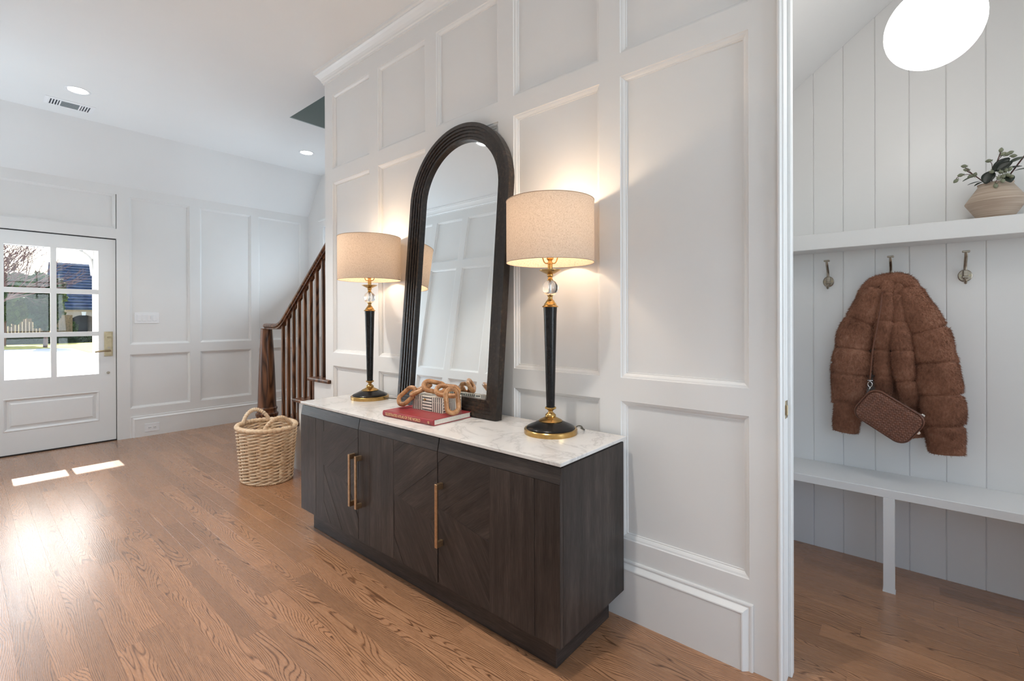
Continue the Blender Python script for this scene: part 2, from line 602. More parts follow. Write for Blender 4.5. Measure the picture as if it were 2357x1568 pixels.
# ================================================================== STRUCTURE
WA, WB, WD, WC = 1.81, -6.27, -0.45, 3.08        # wall faces
HC = 3.125                                        # ceiling height
mapA = lambda u, d, z: (u, WA - d, z)
mapB = lambda u, d, z: (WB + d, u, z)
mapD = lambda u, d, z: (u, WD + d, z)

def mbox(bm, mp, u0, u1, d0, d1, z0, z1, bev=0.0):
    a, b = mp(u0, d0, z0), mp(u1, d1, z1)
    bx(bm, min(a[0], b[0]), max(a[0], b[0]), min(a[1], b[1]), max(a[1], b[1]), min(a[2], b[2]), max(a[2], b[2]), bev)

def mbox_obj(name, mp, dims, mat, parent, bev=0.0):
    bm = bmesh.new()
    mbox(bm, mp, *dims, bev=bev)
    return mesh_obj(name, bm, mat, parent)

def skin(bm, lines, closed=False):
    R = [[bm.verts.new(p) for p in ln] for ln in lines]
    n = len(R[0])
    for A, B in zip(R, R[1:]):
        for i in range(n if closed else n - 1):
            j = (i + 1) % n
            bm.faces.new((A[i], A[j], B[j], B[i]))
    return R

REC = 0.020
MPROF = [(0.0, 0.0), (0.003, 0.0), (0.005, -0.005), (0.012, -0.007), (0.019, -0.012), (0.021, -0.0145), (0.025, -0.0145), (0.0262, -0.0197)]

def panel_set(wall, mp, cols, rows_of, ztop=None):
    """recessed panels with an ogee moulding; each panel and moulding is its own piece"""
    for c0, c1 in cols:
        for z0, z1 in rows_of:
            mbox_obj('panel', mp, (c0 - 0.004, c1 + 0.004, -REC - 0.008, -REC, z0 - 0.004, z1 + 0.004), M['paint'], wall)
            bm = bmesh.new()
            lines = []
            for w_, d_ in MPROF:
                lines.append([mp(c0 + w_, d_, z0 + w_), mp(c1 - w_, d_, z0 + w_), mp(c1 - w_, d_, z1 - w_), mp(c0 + w_, d_, z1 - w_)])
            skin(bm, lines, closed=True)
            mesh_obj('panel_moulding', bm, M['trim'], wall)

def stiles_rails(wall, mp, stiles, rails):
    for u0, u1, z0, z1 in stiles:
        mbox_obj('stile', mp, (u0, u1, -REC - 0.01, 0.0, z0, z1), M['paint'], wall)
    for u0, u1, z0, z1 in rails:
        mbox_obj('rail', mp, (u0, u1, -REC - 0.01, 0.0, z0, z1), M['paint'], wall)

# ---------------- floor with individual oak planks
floor = struct(box_obj('floor', (-6.45, 3.5, -0.6, 3.2, -0.16, -0.0125), M['subfloor']))
PW = 0.0826
def unit_plank():
    bm = bmesh.new()
    bx(bm, 0, 1, 0.0001, PW - 0.0001, -0.012, 0.0)
    bmesh.ops.recalc_face_normals(bm, faces=bm.faces)
    top = [ed for ed in bm.edges if all(abs(v.co.z) < 1e-6 for v in ed.verts) and abs(ed.verts[0].co.y - ed.verts[1].co.y) < 1e-6]
    bmesh.ops.bevel(bm, geom=top, offset=0.0002, segments=1, affect='EDGES')
    me = bpy.data.meshes.new('plank')
    bm.to_mesh(me); bm.free()
    me.materials.append(M['floor'])
    return me
PLANK = unit_plank()
fr = random.Random(23)
field_v, field_f, field_t = [], [], []
nplank = 0
def row_ranges(y0, y1):
    yc = (y0 + y1) / 2
    if yc < WA + 0.03:
        return [(-6.29, 3.4)]
    if yc < 1.95:
        return [(-6.29, -4.3), (-0.62, 1.45)]
    return [(-6.29, -4.3), (-0.62, 1.45)]
j = 0
y = -0.45
while y < 3.03:
    y0, y1 = y, y + PW
    for a, b in row_ranges(y0, y1):
        x = a - fr.uniform(0, 0.7)
        while x < b:
            L = fr.choice((0.34, 0.45, 0.6, 0.75, 0.9, 1.05, 1.25)) * fr.uniform(0.9, 1.1)
            s, t_ = max(x, a), min(x + L, b)
            x += L
            if t_ - s < 0.02:
                continue
            inview = y1 > 0.036 * abs(s) and t_ < 0.9 and s < 0.45 and not (y1 < 1.85 and s > -0.2)
            if inview and nplank < 298:
                o = bpy.data.objects.new('plank', PLANK)
                o.location = (s + 0.0001, y0, 0.0)
                o.scale = (t_ - s - 0.0002, 1, 1)
                put(o, floor)
                nplank += 1
            else:
                k = len(field_v)
                field_v += [(s + .0004, y0 + .0004, 0), (t_ - .0004, y0 + .0004, 0), (t_ - .0004, y1 - .0004, 0), (s + .0004, y1 - .0004, 0),
                            (s + .0004, y0 + .0004, -.012), (t_ - .0004, y0 + .0004, -.012), (t_ - .0004, y1 - .0004, -.012), (s + .0004, y1 - .0004, -.012)]
                field_f += [(k, k + 1, k + 2, k + 3), (k, k + 4, k + 5, k + 1), (k + 1, k + 5, k + 6, k + 2), (k + 2, k + 6, k + 7, k + 3), (k + 3, k + 7, k + 4, k)]
                tn = fr.random()
                field_t += [tn] * 8
    y += PW
fo = data_obj('plank_field', field_v, field_f, M['floor'], floor)
fo['kind'] = 'stuff'
at = fo.data.attributes.new('tone', 'FLOAT', 'POINT')
at.data.foreach_set('value', field_t)

# ---------------- ceiling: flat part, sloped part over the entry, stair opening left out
bm = bmesh.new()
bx(bm, -5.9, 3.5, -0.6, 1.995, HC, HC + 0.12)
bx(bm, -5.9, -4.42, 1.995, WC, HC, HC + 0.12)
bx(bm, 0.32, 3.5, 1.995, WC, HC, HC + 0.12)
prism(bm, [(-5.9, HC), (-6.27, 2.635), (-6.45, 2.635), (-6.45, HC + 0.12), (-5.9, HC + 0.12)], -0.6, WC + 0.05, 'y')
struct(mesh_obj('ceiling', bm, M['ceil']))
bm = bmesh.new()   # sloped soffit under the stair in the mudroom
prism(bm, [(-0.75, 2.343), (0.32, HC), (0.32, HC + 0.1), (-0.75, 2.50)], 1.93, WC, 'y')
struct(mesh_obj('ceiling_mudroom', bm, M['ceil']))
# upper storey seen through the stair opening
bm = bmesh.new()
bx(bm, -4.525, -4.405, 1.9, 3.3, HC + 0.12, 5.7)
bx(bm, -4.42, -4.405, 1.995, WC, HC, HC + 0.12)
bx(bm, -4.405, 0.9, 1.88, 1.995, HC + 0.12, 5.7)
bx(bm, -4.405, 0.9, WC, 3.2, HC + 0.12, 5.7)
bx(bm, 0.9, 1.0, 1.88, 3.2, HC + 0.12, 5.7)
bx(bm, -4.525, 1.0, 1.88, 3.3, 5.7, 5.8)
struct(mesh_obj('wall_upper', bm, M['upper']))

# ---------------- right wall (behind the sideboard)
A_COLS = [(-0.945, -0.441), (-1.535, -1.038), (-2.125, -1.632), (-2.718, -2.22), (-3.308, -2.815)]
A_ROWS = [(0.318, 0.903), (0.995, 2.272), (2.364, 2.925)]
bm = bmesh.new()
mbox(bm, mapA, -3.415, -0.345, -0.12, -REC - 0.0085, 0, HC)
mbox(bm, mapA, -0.345, 0.56, -0.12, 0.0, 2.44, HC)
mbox(bm, mapA, 0.56, 3.4, -0.12, 0.0, 0, HC)
wall_right = struct(mesh_obj('wall_right', bm, M['paint']))
edges = sorted(A_COLS)
st = [(-3.415, edges[0][0], 0, HC)]
for p, q in zip(edges, edges[1:]):
    st.append((p[1], q[0], 0, HC))
st.append((edges[-1][1], -0.345, 0, HC))
rl = []
for c0, c1 in A_COLS:
    rl += [(c0, c1, 0, 0.318), (c0, c1, 0.903, 0.995), (c0, c1, 2.272, 2.364), (c0, c1, 2.925, HC)]
stiles_rails(wall_right, mapA, st, rl)
panel_set(wall_right, mapA, A_COLS, A_ROWS)

# ---------------- left wall (seen in the mirror)
D_COLS = [(-6.035 + 0.592 * k, -6.035 + 0.592 * k + 0.497) for k in range(8)]
bm = bmesh.new()
mbox(bm, mapD, -6.4, -1.45, -0.14, -REC - 0.0085, 0, HC)
for u0, u1, z0, z1 in ((-1.45, 0.2, 0, HC), (2.5, 3.5, 0, HC), (0.2, 2.5, 0, 0.55), (0.2, 2.5, 2.65, HC)):
    mbox(bm, mapD, u0, u1, -0.14, 0.0, z0, z1)
wall_left = struct(mesh_obj('wall_left', bm, M['paint']))
st = [(-6.27, D_COLS[0][0], 0, HC)]
for p, q in zip(D_COLS, D_COLS[1:]):
    st.append((p[1], q[0], 0, HC))
st.append((D_COLS[-1][1], -1.45, 0, HC))
rl = []
for c0, c1 in D_COLS:
    rl += [(c0, c1, 0, 0.318), (c0, c1, 0.903, 0.995), (c0, c1, 2.272, 2.364), (c0, c1, 2.925, HC)]
stiles_rails(wall_left, mapD, st, rl)
panel_set(wall_left, mapD, D_COLS, A_ROWS)

# ---------------- back wall with the front door
DY0, DY1, DZ = 0.135, 1.052, 2.085
B_COLS = [(1.155, 1.702), (1.797, 2.353), (2.435, 2.981)]
B_ROWS = [(0.306, 0.882), (0.980, 2.540)]
bm = bmesh.new()
for y0, y1, z0, z1 in ((-0.6, -0.36, 0, 2.80), (0.04, DY0, 0, 2.80), (-0.36, 0.04, 0, 0.33), (-0.36, 0.04, 2.52, 2.80), (DY1, 3.2, 0, 2.80), (DY0, DY1, DZ, 2.80)):
    mbox(bm, mapB, y0, y1, -0.16, -REC - 0.0085, z0, z1)
wall_back = struct(mesh_obj('wall_back', bm, M['paint']))
st = [(DY1, 1.155, 0, 2.635), (1.702, 1.797, 0, 2.635), (2.353, 2.435, 0, 2.635), (2.981, WC, 0, 2.635),
      (0.04, DY0, 0, 2.635), (-0.45, -0.36, 0, 2.635)]
rl = [(-0.36, 0.04, 0, 0.33), (-0.36, 0.04, 2.52, 2.635), (DY0, DY1, DZ, 2.188), (DY0, DY1, 2.545, 2.635)]
for c0, c1 in B_COLS:
    rl += [(c0, c1, 0, 0.306), (c0, c1, 0.882, 0.980), (c0, c1, 2.540, 2.635)]
stiles_rails(wall_back, mapB, st, rl)
panel_set(wall_back, mapB, B_COLS, B_ROWS)
panel_set(wall_back, mapB, [(DY0, 1.045)], [(2.188, 2.545)])

# ---------------- stair side wall with window, front wall behind the camera
bm = bmesh.new()
WX0, WX1, WZ0, WZ1 = -5.83, -4.95, 1.05, 2.44
bx(bm, -6.45, WX0, WC, 3.22, 0, HC + 0.12)
bx(bm, WX1, 1.6, WC, 3.22, 0, HC + 0.12)
bx(bm, WX0, WX1, WC, 3.22, 0, WZ0)
bx(bm, WX0, WX1, WC, 3.22, WZ1, HC + 0.12)
struct(mesh_obj('wall_stairs', bm, M['paint']))
def window(name, mk, u0, u1, z0, z1, nv, nh):
    """mk maps (u, d, z); d > 0 towards the room"""
    bm = bmesh.new()
    c = 0.105
    for a, b, p, q in ((u0 - c, u0, z0 - 0.02, z1 + 0.0), (u1, u1 + c, z0 - 0.02, z1 + 0.0)):
        mbox(bm, mk, a, b, 0.0, 0.02, p, q, 0.003)
    mbox(bm, mk, u0 - c, u1 + c, 0.0, 0.022, z1, z1 + 0.09, 0.003)
    mbox(bm, mk, u0 - c - 0.01, u1 + c + 0.01, 0.0, 0.032, z1 + 0.085, z1 + 0.11, 0.004)
    mbox(bm, mk, u0 - c - 0.02, u1 + c + 0.02, 0.0, 0.05, z0 - 0.045, z0 - 0.02, 0.004)
    root = struct(mesh_obj(name, bm, M['trim']))
    bm = bmesh.new()
    for a, b, p, q in ((u0, u0 + 0.05, z0, z1), (u1 - 0.05, u1, z0, z1), (u0, u1, z0, z0 + 0.05), (u0, u1, z1 - 0.05, z1)):
        mbox(bm, mk, a, b, -0.10, -0.05, p, q)
    mesh_obj('window_frame', bm, M['trim'], root)
    for k in range(1, nv):
        uu = u0 + (u1 - u0) * k / nv
        mbox_obj('muntin', mk, (uu - 0.012, uu + 0.012, -0.09, -0.06, z0 + 0.05, z1 - 0.05), M['trim'], root)
    for k in range(1, nh):
        zz = z0 + (z1 - z0) * k / nh
        mbox_obj('muntin', mk, (u0 + 0.05, u1 - 0.05, -0.088, -0.062, zz - 0.012, zz + 0.012), M['trim'], root)
    mbox_obj('pane', mk, (u0 + 0.05, u1 - 0.05, -0.077, -0.073, z0 + 0.05, z1 - 0.05), M['pane'], root)
    return root
window('window_1', lambda u, d, z: (u, WC - d, z), WX0, WX1, WZ0, WZ1, 2, 3)
# front wall behind the camera with an unseen tall window for daylight
bm = bmesh.new()
for y0, y1, z0, z1 in ((-0.6, 0.2, 0, HC), (1.7, 1.93, 0, HC), (0.2, 1.7, 0, 0.35), (0.2, 1.7, 2.75, HC)):
    bx(bm, 3.4, 3.55, y0, y1, z0, z1)
struct(mesh_obj('wall_front', bm, M['paint']))
window('unseen_window_2', lambda u, d, z: (3.4 - d, u, z), 0.2, 1.7, 0.35, 2.75, 3, 4)

window('added_window_4', lambda u, d, z: (WB + d - 0.006, u, z), -0.345, 0.025, 0.35, 2.50, 1, 5)  # sidelight added out of view to brighten the foyer
window('added_window_3', mapD, 0.2, 2.5, 0.55, 2.65, 4, 4)  # unseen window added as soft fill for the hall

# ---------------- mudroom shell
struct(box_obj('wall_mudroom_left', (-0.74, -0.62, 1.93, WC, 0, 2.6), M['paint']))
bm = bmesh.new()
for y0, y1, z0, z1 in ((1.93, 2.05, 0, HC), (2.85, WC, 0, HC), (2.05, 2.85, 0, 0.9), (2.05, 2.85, 2.3, HC)):
    bx(bm, 1.45, 1.57, y0, y1, z0, z1)
struct(mesh_obj('wall_mudroom_right', bm, M['paint']))
window('added_window_5', lambda u, d, z: (1.45 - d, u, z), 2.05, 2.85, 0.9, 2.3, 2, 3)  # unseen window added to lift the light on the mudroom wall
wall_mud = struct(box_obj('wall_mudroom_back', (-0.62, 1.45, 3.046, WC - 0.0005, 0, HC), M['trim']))
g = -0.418 - 0.1337 * 2
while g < 1.45:
    a, b = max(g, -0.62), min(g + 0.1337, 1.45)
    ztop = lambda x: min(2.583 + 0.7296 * (x + 0.421), HC)
    bm = bmesh.new()
    prism(bm, [(a + 0.0002, 0), (b - 0.0002, 0), (b - 0.0002, ztop(b)), (a + 0.0002, ztop(a))], 3.034, 3.0465, 'y')
    front = [ed for ed in bm.edges if all(abs(v.co.y - 3.034) < 1e-6 for v in ed.verts) and abs(ed.verts[0].co.x - ed.verts[1].co.x) < 1e-6]
    bmesh.ops.bevel(bm, geom=front, offset=0.0032, segments=1, affect='EDGES')
    mesh_obj('board', bm, M['trim'], wall_mud)
    g += 0.1337

# ---------------- crown mouldings
CROWN = [(0.0, 3.03), (0.008, 3.03), (0.010, 3.041), (0.017, 3.046), (0.019, 3.055), (0.027, 3.069), (0.041, 3.087), (0.051, 3.097), (0.052, 3.105), (0.063, 3.109), (0.065, HC)]
bm = bmesh.new()
skin(bm, [[(3.4, WA - p, z), (-3.415 - p, WA - p, z), (-3.415 - p, 1.99, z)] for p, z in CROWN])
struct(mesh_obj('trim_1', bm, M['trim']))
bm = bmesh.new()
skin(bm, [[(-6.0, WD + p, z), (3.4, WD + p, z)] for p, z in CROWN])
struct(mesh_obj('trim_2', bm, M['trim']))

# ---------------- baseboards with mitred caps
CAP = [(0.0, 0.0), (0.0, 0.006), (0.004, 0.0085), (0.008, 0.009), (0.012, 0.007), (0.015, 0.0075), (0.030, 0.0215), (0.034, 0.0225), (0.036, 0.0195), (0.036, 0.0)]
def baseboard(name, mp, u0, u1, ztop, end):
    """end: 'hi' or 'lo' is where the cap turns down to the floor"""
    bm = bmesh.new()
    if end == 'hi':
        skin(bm, [[mp(u0, d, ztop - w_), mp(u1 - w_, d, ztop - w_), mp(u1 - w_, d, 0)] for w_, d in CAP])
        mbox(bm, mp, u0, u1 - 0.034, 0.0, 0.0195, 0, ztop - 0.034)
    elif end == 'lo':
        skin(bm, [[mp(u1, d, ztop - w_), mp(u0 + w_, d, ztop - w_), mp(u0 + w_, d, 0)] for w_, d in CAP])
        mbox(bm, mp, u0 + 0.034, u1, 0.0, 0.0195, 0, ztop - 0.034)
    else:
        skin(bm, [[mp(u0, d, ztop - w_), mp(u1, d, ztop - w_)] for w_, d in CAP])
        mbox(bm, mp, u0, u1, 0.0, 0.0195, 0, ztop - 0.034)
    return struct(mesh_obj(name, bm, M['trim']))
baseboard('baseboard_right', mapA, -3.40, -0.431, 0.238, 'hi')
baseboard('baseboard_back', mapB, 1.158, WC, 0.222, 'lo')
baseboard('baseboard_left', mapD, -6.25, 3.4, 0.238, '')

# ---------------- mudroom doorway jamb and casing
bm = bmesh.new()
bx(bm, -0.345, -0.333, 1.806, 1.936, 0, 2.44, 0.0015)      # jamb board
bx(bm, -0.334, -0.322, 1.864, 1.900, 0, 2.428, 0.002)      # stop
bx(bm, -0.352, -0.339, 1.792, 1.8105, 0, 2.46, 0.004)      # hall casing bead
bx(bm, -0.42, -0.333, 1.93, 1.948, 0, 2.50, 0.003)         # mudroom casing
bx(bm, -0.345, 0.57, 1.806, 1.936, 2.428, 2.442)
bx(bm, 0.548, 0.56, 1.806, 1.936, 0, 2.44)
trim3 = struct(mesh_obj('trim_3', bm, M['trim']))
bm = bmesh.new()
bx(bm, -0.3335, -0.3310, 1.818, 1.850, 0.905, 0.965, 0.001)
bx(bm, -0.3335, -0.3240, 1.814, 1.820, 0.917, 0.953, 0.002)
mesh_obj('strike_plate', bm, M['brass_door'], trim3)

# ---------------- front door
door = bpy.data.objects.new('door_1', None)
door.location = (-6.29, DY0, 0)
COL.objects.link(door)
struct(door)
mapDoor = lambda u, d, z: (d, u - DY0, z)
PY = [(0.258, 0.563), (0.604, 0.911)]
PZ = [(0.700, 1.085), (1.129, 1.505), (1.552, 1.945)]
LY0, LY1 = DY0 + 0.006, 1.046
bm = bmesh.new()
T0, T1 = -0.046, 0.0
mbox(bm, mapDoor, LY0, PY[0][0], T0, T1, 0.012, 2.074)
mbox(bm, mapDoor, PY[1][1], LY1, T0, T1, 0.012, 2.074)
mbox(bm, mapDoor, PY[0][0], PY[1][1], T0, T1, 1.945, 2.074)
mbox(bm, mapDoor, PY[0][0], PY[1][1], T0, T1, 0.525, 0.700)
mbox(bm, mapDoor, PY[0][0], PY[1][1], T0, T1, 0.012, 0.222)
mesh_obj('door_frame', bm, M['doorpaint'], door)
bm = bmesh.new()
mbox(bm, mapDoor, PY[0][1], PY[1][0], T0 + 0.004, T1 - 0.002, 0.70, 1.945)
mesh_obj('muntin', bm, M['doorpaint'], door)
for za, zb in ((1.085, 1.129), (1.505, 1.552)):
    for ya, yb in PY:
        bm = bmesh.new()
        mbox(bm, mapDoor, ya, yb, T0 + 0.004, T1 - 0.002, za, zb)
        mesh_obj('muntin', bm, M['doorpaint'], door)
for ya, yb in PY:
    for za, zb in PZ:
        bm = bmesh.new()
        iw = 0.014       # bevelled edge of the pane
        skin(bm, [[mapDoor(ya, -0.022, za), mapDoor(yb, -0.022, za), mapDoor(yb, -0.022, zb), mapDoor(ya, -0.022, zb)],
                  [mapDoor(ya + iw, -0.0185, za + iw), mapDoor(yb - iw, -0.0185, za + iw), mapDoor(yb - iw, -0.0185, zb - iw), mapDoor(ya + iw, -0.0185, zb - iw)]], True)
        q = [bm.verts.new(mapDoor(*c)) for c in ((ya + iw, -0.0185, za + iw), (yb - iw, -0.0185, za + iw), (yb - iw, -0.0185, zb - iw), (ya + iw, -0.0185, zb - iw))]
        bm.faces.new(q)
        bmesh.ops.remove_doubles(bm, verts=bm.verts, dist=1e-5)
        mesh_obj('pane', bm, M['pane'], door)
bm = bmesh.new()         # raised lower panel
ya, yb, za, zb = PY[0][0] - 0.011, PY[1][1] + 0.004, 0.222, 0.525
prof = [(0, 0.0), (0.006, 0.004), (0.016, -0.002), (0.024, -0.014), (0.030, -0.014), (0.042, -0.012), (0.052, -0.004), (0.056, -0.003)]
R_ = skin(bm, [[mapDoor(ya + w_, d, za + w_), mapDoor(yb - w_, d, za + w_), mapDoor(yb - w_, d, zb - w_), mapDoor(ya + w_, d, zb - w_)] for w_, d in prof], True)
bm.faces.new(R_[-1])
mbox(bm, mapDoor, PY[0][0], PY[1][1], -0.044, -0.0145, za, zb)
mesh_obj('door_panel', bm, M['doorpaint'], door)
bm = bmesh.new()
mbox(bm, mapDoor, DY0 - 0.001, DY1 + 0.001, -0.05, -0.03, 2.073, 2.086)
mbox(bm, mapDoor, 1.045, DY1 + 0.001, -0.05, -0.006, 0.0, 2.086)
mbox(bm, mapDoor, DY0 - 0.001, LY0 + 0.001, -0.05, -0.03, 0.0, 2.086)
mbox(bm, mapDoor, DY0, DY1, -0.05, -0.006, -0.002, 0.014)
mesh_obj('weatherstrip', bm, M['black'], door)
bm = bmesh.new()
mbox(bm, mapDoor, DY0, DY1, -0.15, 0.012, -0.012, 0.004, 0.001)
mesh_obj('threshold', bm, M['subfloor'], door)
# lockset
bm = bmesh.new()
mbox(bm, mapDoor, 0.953, 1.021, 0.0, 0.006, 0.874, 1.126, 0.002)
mbox(bm, mapDoor, 0.961, 1.013, 0.004, 0.010, 0.884, 1.116, 0.003)
plate = mesh_obj('lock_plate', bm, M['brass_door'], door)
bm = bmesh.new()
C0 = Vector(mapDoor(0.990, 0.0, 0.932))
tube(bm, [C0, C0 + Vector((0.045, 0, 0))], 0.011, 14)
tube(bm, [C0 + Vector((0.042, 0.008, 0)), C0 + Vector((0.048, -0.03, 0.001)), C0 + Vector((0.050, -0.075, -0.002)), C0 + Vector((0.050, -0.115, -0.008))], [0.011, 0.010, 0.009, 0.0085], 12)
mesh_obj('lever', bm, M['brass_door'], plate, smooth=True, auto=50)
bm = bmesh.new()
C0 = Vector(mapDoor(0.992, 0.008, 1.068))
tube(bm, [C0, C0 + Vector((0.012, 0, 0))], 0.010, 14)
bx(bm, C0.x + 0.01, C0.x + 0.03, C0.y - 0.017, C0.y + 0.017, C0.z - 0.005, C0.z + 0.005, 0.002)
mesh_obj('thumb_turn', bm, M['brass_door'], plate)
bm = bmesh.new()
C0 = Vector(mapDoor(0.988, 0.008, 0.962))
tube(bm, [C0, C0 + Vector((0.006, 0, 0))], 0.011, 14)
mesh_obj('key_cylinder', bm, M['nickel'], plate)
bm = bmesh.new()
C0 = Vector(mapDoor(0.984, 0.0, 0.705))
tube(bm, [C0, C0 + Vector((0.005, 0, 0))], 0.014, 16)
tube(bm, [C0 + Vector((0.004, 0, 0)), C0 + Vector((0.014, 0, 0))], 0.006, 10)
mesh_obj('door_bolt', bm, M['nickel'], door)
# ================================================================== STAIRCASE
RISE, RUN = 0.197, 0.2600
def nose_x(k): return -3.670 + (k - 4) * RUN       # front nosing of tread k
stair = thing('staircase', (-4.45, 2.4, 0), 'dark stained oak staircase with white skirt rising behind the panelled wall', 'staircase')
S0 = Vector((-4.45, 2.4, 0))
def loc(bm):
    bmesh.ops.translate(bm, verts=bm.verts, vec=-S0)
    return bm
NSTEP = 15
for k in range(1, NSTEP + 1):
    zt = RISE * k
    x0 = nose_x(k)
    open_side = x0 + RUN + 0.04 < -3.3
    y0 = 1.785 if (x0 < -3.415) else 1.935
    bm = bmesh.new()
    x1 = x0 + RUN + (0.075 if open_side or k == 4 else 0.03)
    if k == 1:
        # starting step with rounded end below the newel
        pts = [(-4.25, 1.785), (x0 + 0.02, 1.785)]
        for a in range(0, 9):
            an = -PI / 2 - PI * a / 8 * 0.5
            pts.append((-4.62 + 0.18 * math.cos(an), 1.96 + 0.19 * math.sin(an)))
        pts += [(-4.80, 2.02), (-4.62, 2.15), (x0, 2.25), (x0, WC - 0.001), (-4.25, WC - 0.001)]
        prism(bm, pts, zt - 0.028, zt, 'z')
    else:
        bx(bm, x0, x1, y0, WC - 0.001, zt - 0.028, zt, 0.009, 2)
    mesh_obj('tread', loc(bm), M['stairwood'], stair)
    if k > 1:
        bm = bmesh.new()
        bx(bm, x0 + 0.045, x0 + 0.068, max(y0, 1.806) + 0.002, WC - 0.002, zt - RISE + 0.0005, zt - 0.0275)
        mesh_obj('riser', loc(bm), M['stairwood'], stair)
    else:
        bm = bmesh.new()
        bx(bm, x0 + 0.03, x0 + 0.053, 2.2, WC - 0.002, 0.0, zt - 0.0275)
        lathe(bm, [(0.155, 0.0), (0.155, zt - 0.0275)], 24, -4.62, 1.975)
        bx(bm, -4.62, -4.3, 1.815, 1.83, 0, zt - 0.0275)
        mesh_obj('riser', loc(bm), M['stairwood'], stair)
    if x0 < -3.45 and k > 1:
        bm = bmesh.new()
        xe = min(nose_x(k + 1) + 0.068, -3.416)
        bx(bm, x0 + 0.068, xe, 1.812, 1.835, 0, zt - 0.0275)
        mesh_obj('skirt', loc(bm), M['trim'], stair)
# newel post, turned and tapered
NX, NY = -4.665, 1.885
bm = bmesh.new()
NP = [(0, RISE), (0.098, RISE), (0.098, RISE + 0.05), (0.092, RISE + 0.058), (0.092, 0.33), (0.098, 0.345), (0.098, 0.36), (0.086, 0.37), (0.084, 0.39),
      (0.090, 0.400), (0.090, 0.412), (0.0815, 0.420), (0.0795, 0.44), (0.0765, 0.55), (0.068, 0.80), (0.058, 1.00), (0.0495, 1.155), (0.053, 1.160), (0.0, 1.160)]
lathe(bm, NP, 40, NX, NY)
newel = mesh_obj('newel_post', loc(bm), M['stairwood'], stair, smooth=True, auto=35)
bm = bmesh.new()
lathe(bm, [(0, 1.150), (0.052, 1.150), (0.058, 1.157), (0.067, 1.168), (0.071, 1.182), (0.069, 1.196), (0.056, 1.207), (0, 1.211)], 36, NX, NY)
mesh_obj('newel_cap', bm, M['stairwood'], newel, smooth=True, auto=50)
# handrail: level at the newel, easing up parallel to the stair
YB = 1.862
slope = RISE / RUN
def rail_z(x):
    # centreline
    x_e, z_e = -4.30, 1.182
    if x <= x_e - 0.10: return z_e
    if x >= x_e + 0.10: return z_e + (x - x_e) * slope
    t_ = (x - (x_e - 0.10)) / 0.20
    return z_e + slope * 0.10 * t_ * t_
path = [Vector((x, YB + (NY - YB) * max(0, min(1, (-4.45 - x) / 0.2)), rail_z(x))) for x in [-4.665 + 0.02 * i for i in range(0, 30)] + [-4.05, -3.85, -3.65, -3.4155]]
RP = [(-0.028, -0.027), (-0.022, -0.027), (-0.022, -0.014), (-0.034, -0.003), (-0.034, 0.010), (-0.025, 0.022), (0, 0.028), (0.025, 0.022), (0.034, 0.010), (0.034, -0.003), (0.022, -0.014), (0.022, -0.027), (0.0, -0.027)]
bm = bmesh.new()
T, _n = frames(path)
rings = []
for p, t_ in zip(path, T):
    side = Vector((0, 1, 0)); side = (side - t_ * side.dot(t_)).normalized(); upv = t_.cross(side) * -1
    if upv.z < 0: upv = -upv
    rings.append([bm.verts.new(p + side * a + upv * b) for a, b in RP])
for A_, B_ in zip(rings, rings[1:]):
    for i in range(len(RP)):
        bm.faces.new((A_[i], A_[(i + 1) % len(RP)], B_[(i + 1) % len(RP)], B_[i]))
bm.faces.new(rings[0]); bm.faces.new(list(reversed(rings[-1])))
mesh_obj('handrail', loc(bm), M['stairwood'], stair, smooth=True, auto=40)
# balusters, each on its own tread
BW = 0.0125
for i in range(8):
    x = -4.262 + 0.1018 * i
    k = max(1, int(math.floor((x - 0.008 - nose_x(1)) / RUN)) + 1)
    zb = RISE * k
    zt_ = rail_z(x) - 0.018
    bm = bmesh.new()
    bx(bm, x - BW, x + BW, YB - BW, YB + BW, zb, zt_, 0.002)
    mesh_obj('baluster', loc(bm), M['stairwood'], stair)
    if x > -4.2:
        bm = bmesh.new()     # fillet block between balusters under the rail
        xa, xb = x + BW, min(x + 0.1018 - BW, -3.4155)
        prism(bm, [(xa, rail_z(xa) - 0.052), (xb, rail_z(xb) - 0.052), (xb, rail_z(xb) - 0.02), (xa, rail_z(xa) - 0.02)], YB - 0.010, YB + 0.010, 'y')
        mesh_obj('fillet', loc(bm), M['stairwood'], stair)

# ================================================================== CEILING AND WALL FITTINGS
EM_DOWN = emit_mat('downlight_lens', (1.0, 0.95, 0.88), 14.0)
def downlight(x, y, label, watts, cone=102):
    root = thing('recessed_downlight', (x, y, HC), label, 'ceiling light', 'recessed downlights in the flat ceiling')
    bm = bmesh.new()
    lathe(bm, [(0.058, 0.004), (0.062, -0.002), (0.080, -0.004), (0.083, -0.001), (0.083, 0.0)], 40)
    mesh_obj('trim_ring', bm, M['white_plastic'], root, smooth=True, auto=60)
    bm = bmesh.new()
    lathe(bm, [(0.0, -0.0015), (0.060, -0.0015), (0.060, 0.0)], 40)
    mesh_obj('lens', bm, EM_DOWN, root)
    l = light('downlight_bulb', 'SPOT', (0, 0, -0.03), watts, (1.0, 0.95, 0.88), (0, 0, -1), spot_size=math.radians(cone), spot_blend=0.6, shadow_soft_size=0.05)
    l.parent = root
downlight(-5.20, 0.63, 'lit recessed downlight in the ceiling beside the air vent', 20)
downlight(-5.21, 2.543, 'lit recessed downlight in the ceiling by the foot of the stairs', 8)
downlight(-3.07, 0.563, 'lit recessed downlight over the hall, seen only in the mirror', 74)
downlight(-1.05, 0.50, 'lit recessed downlight over the hall in front of the mudroom doorway', 56, 80)

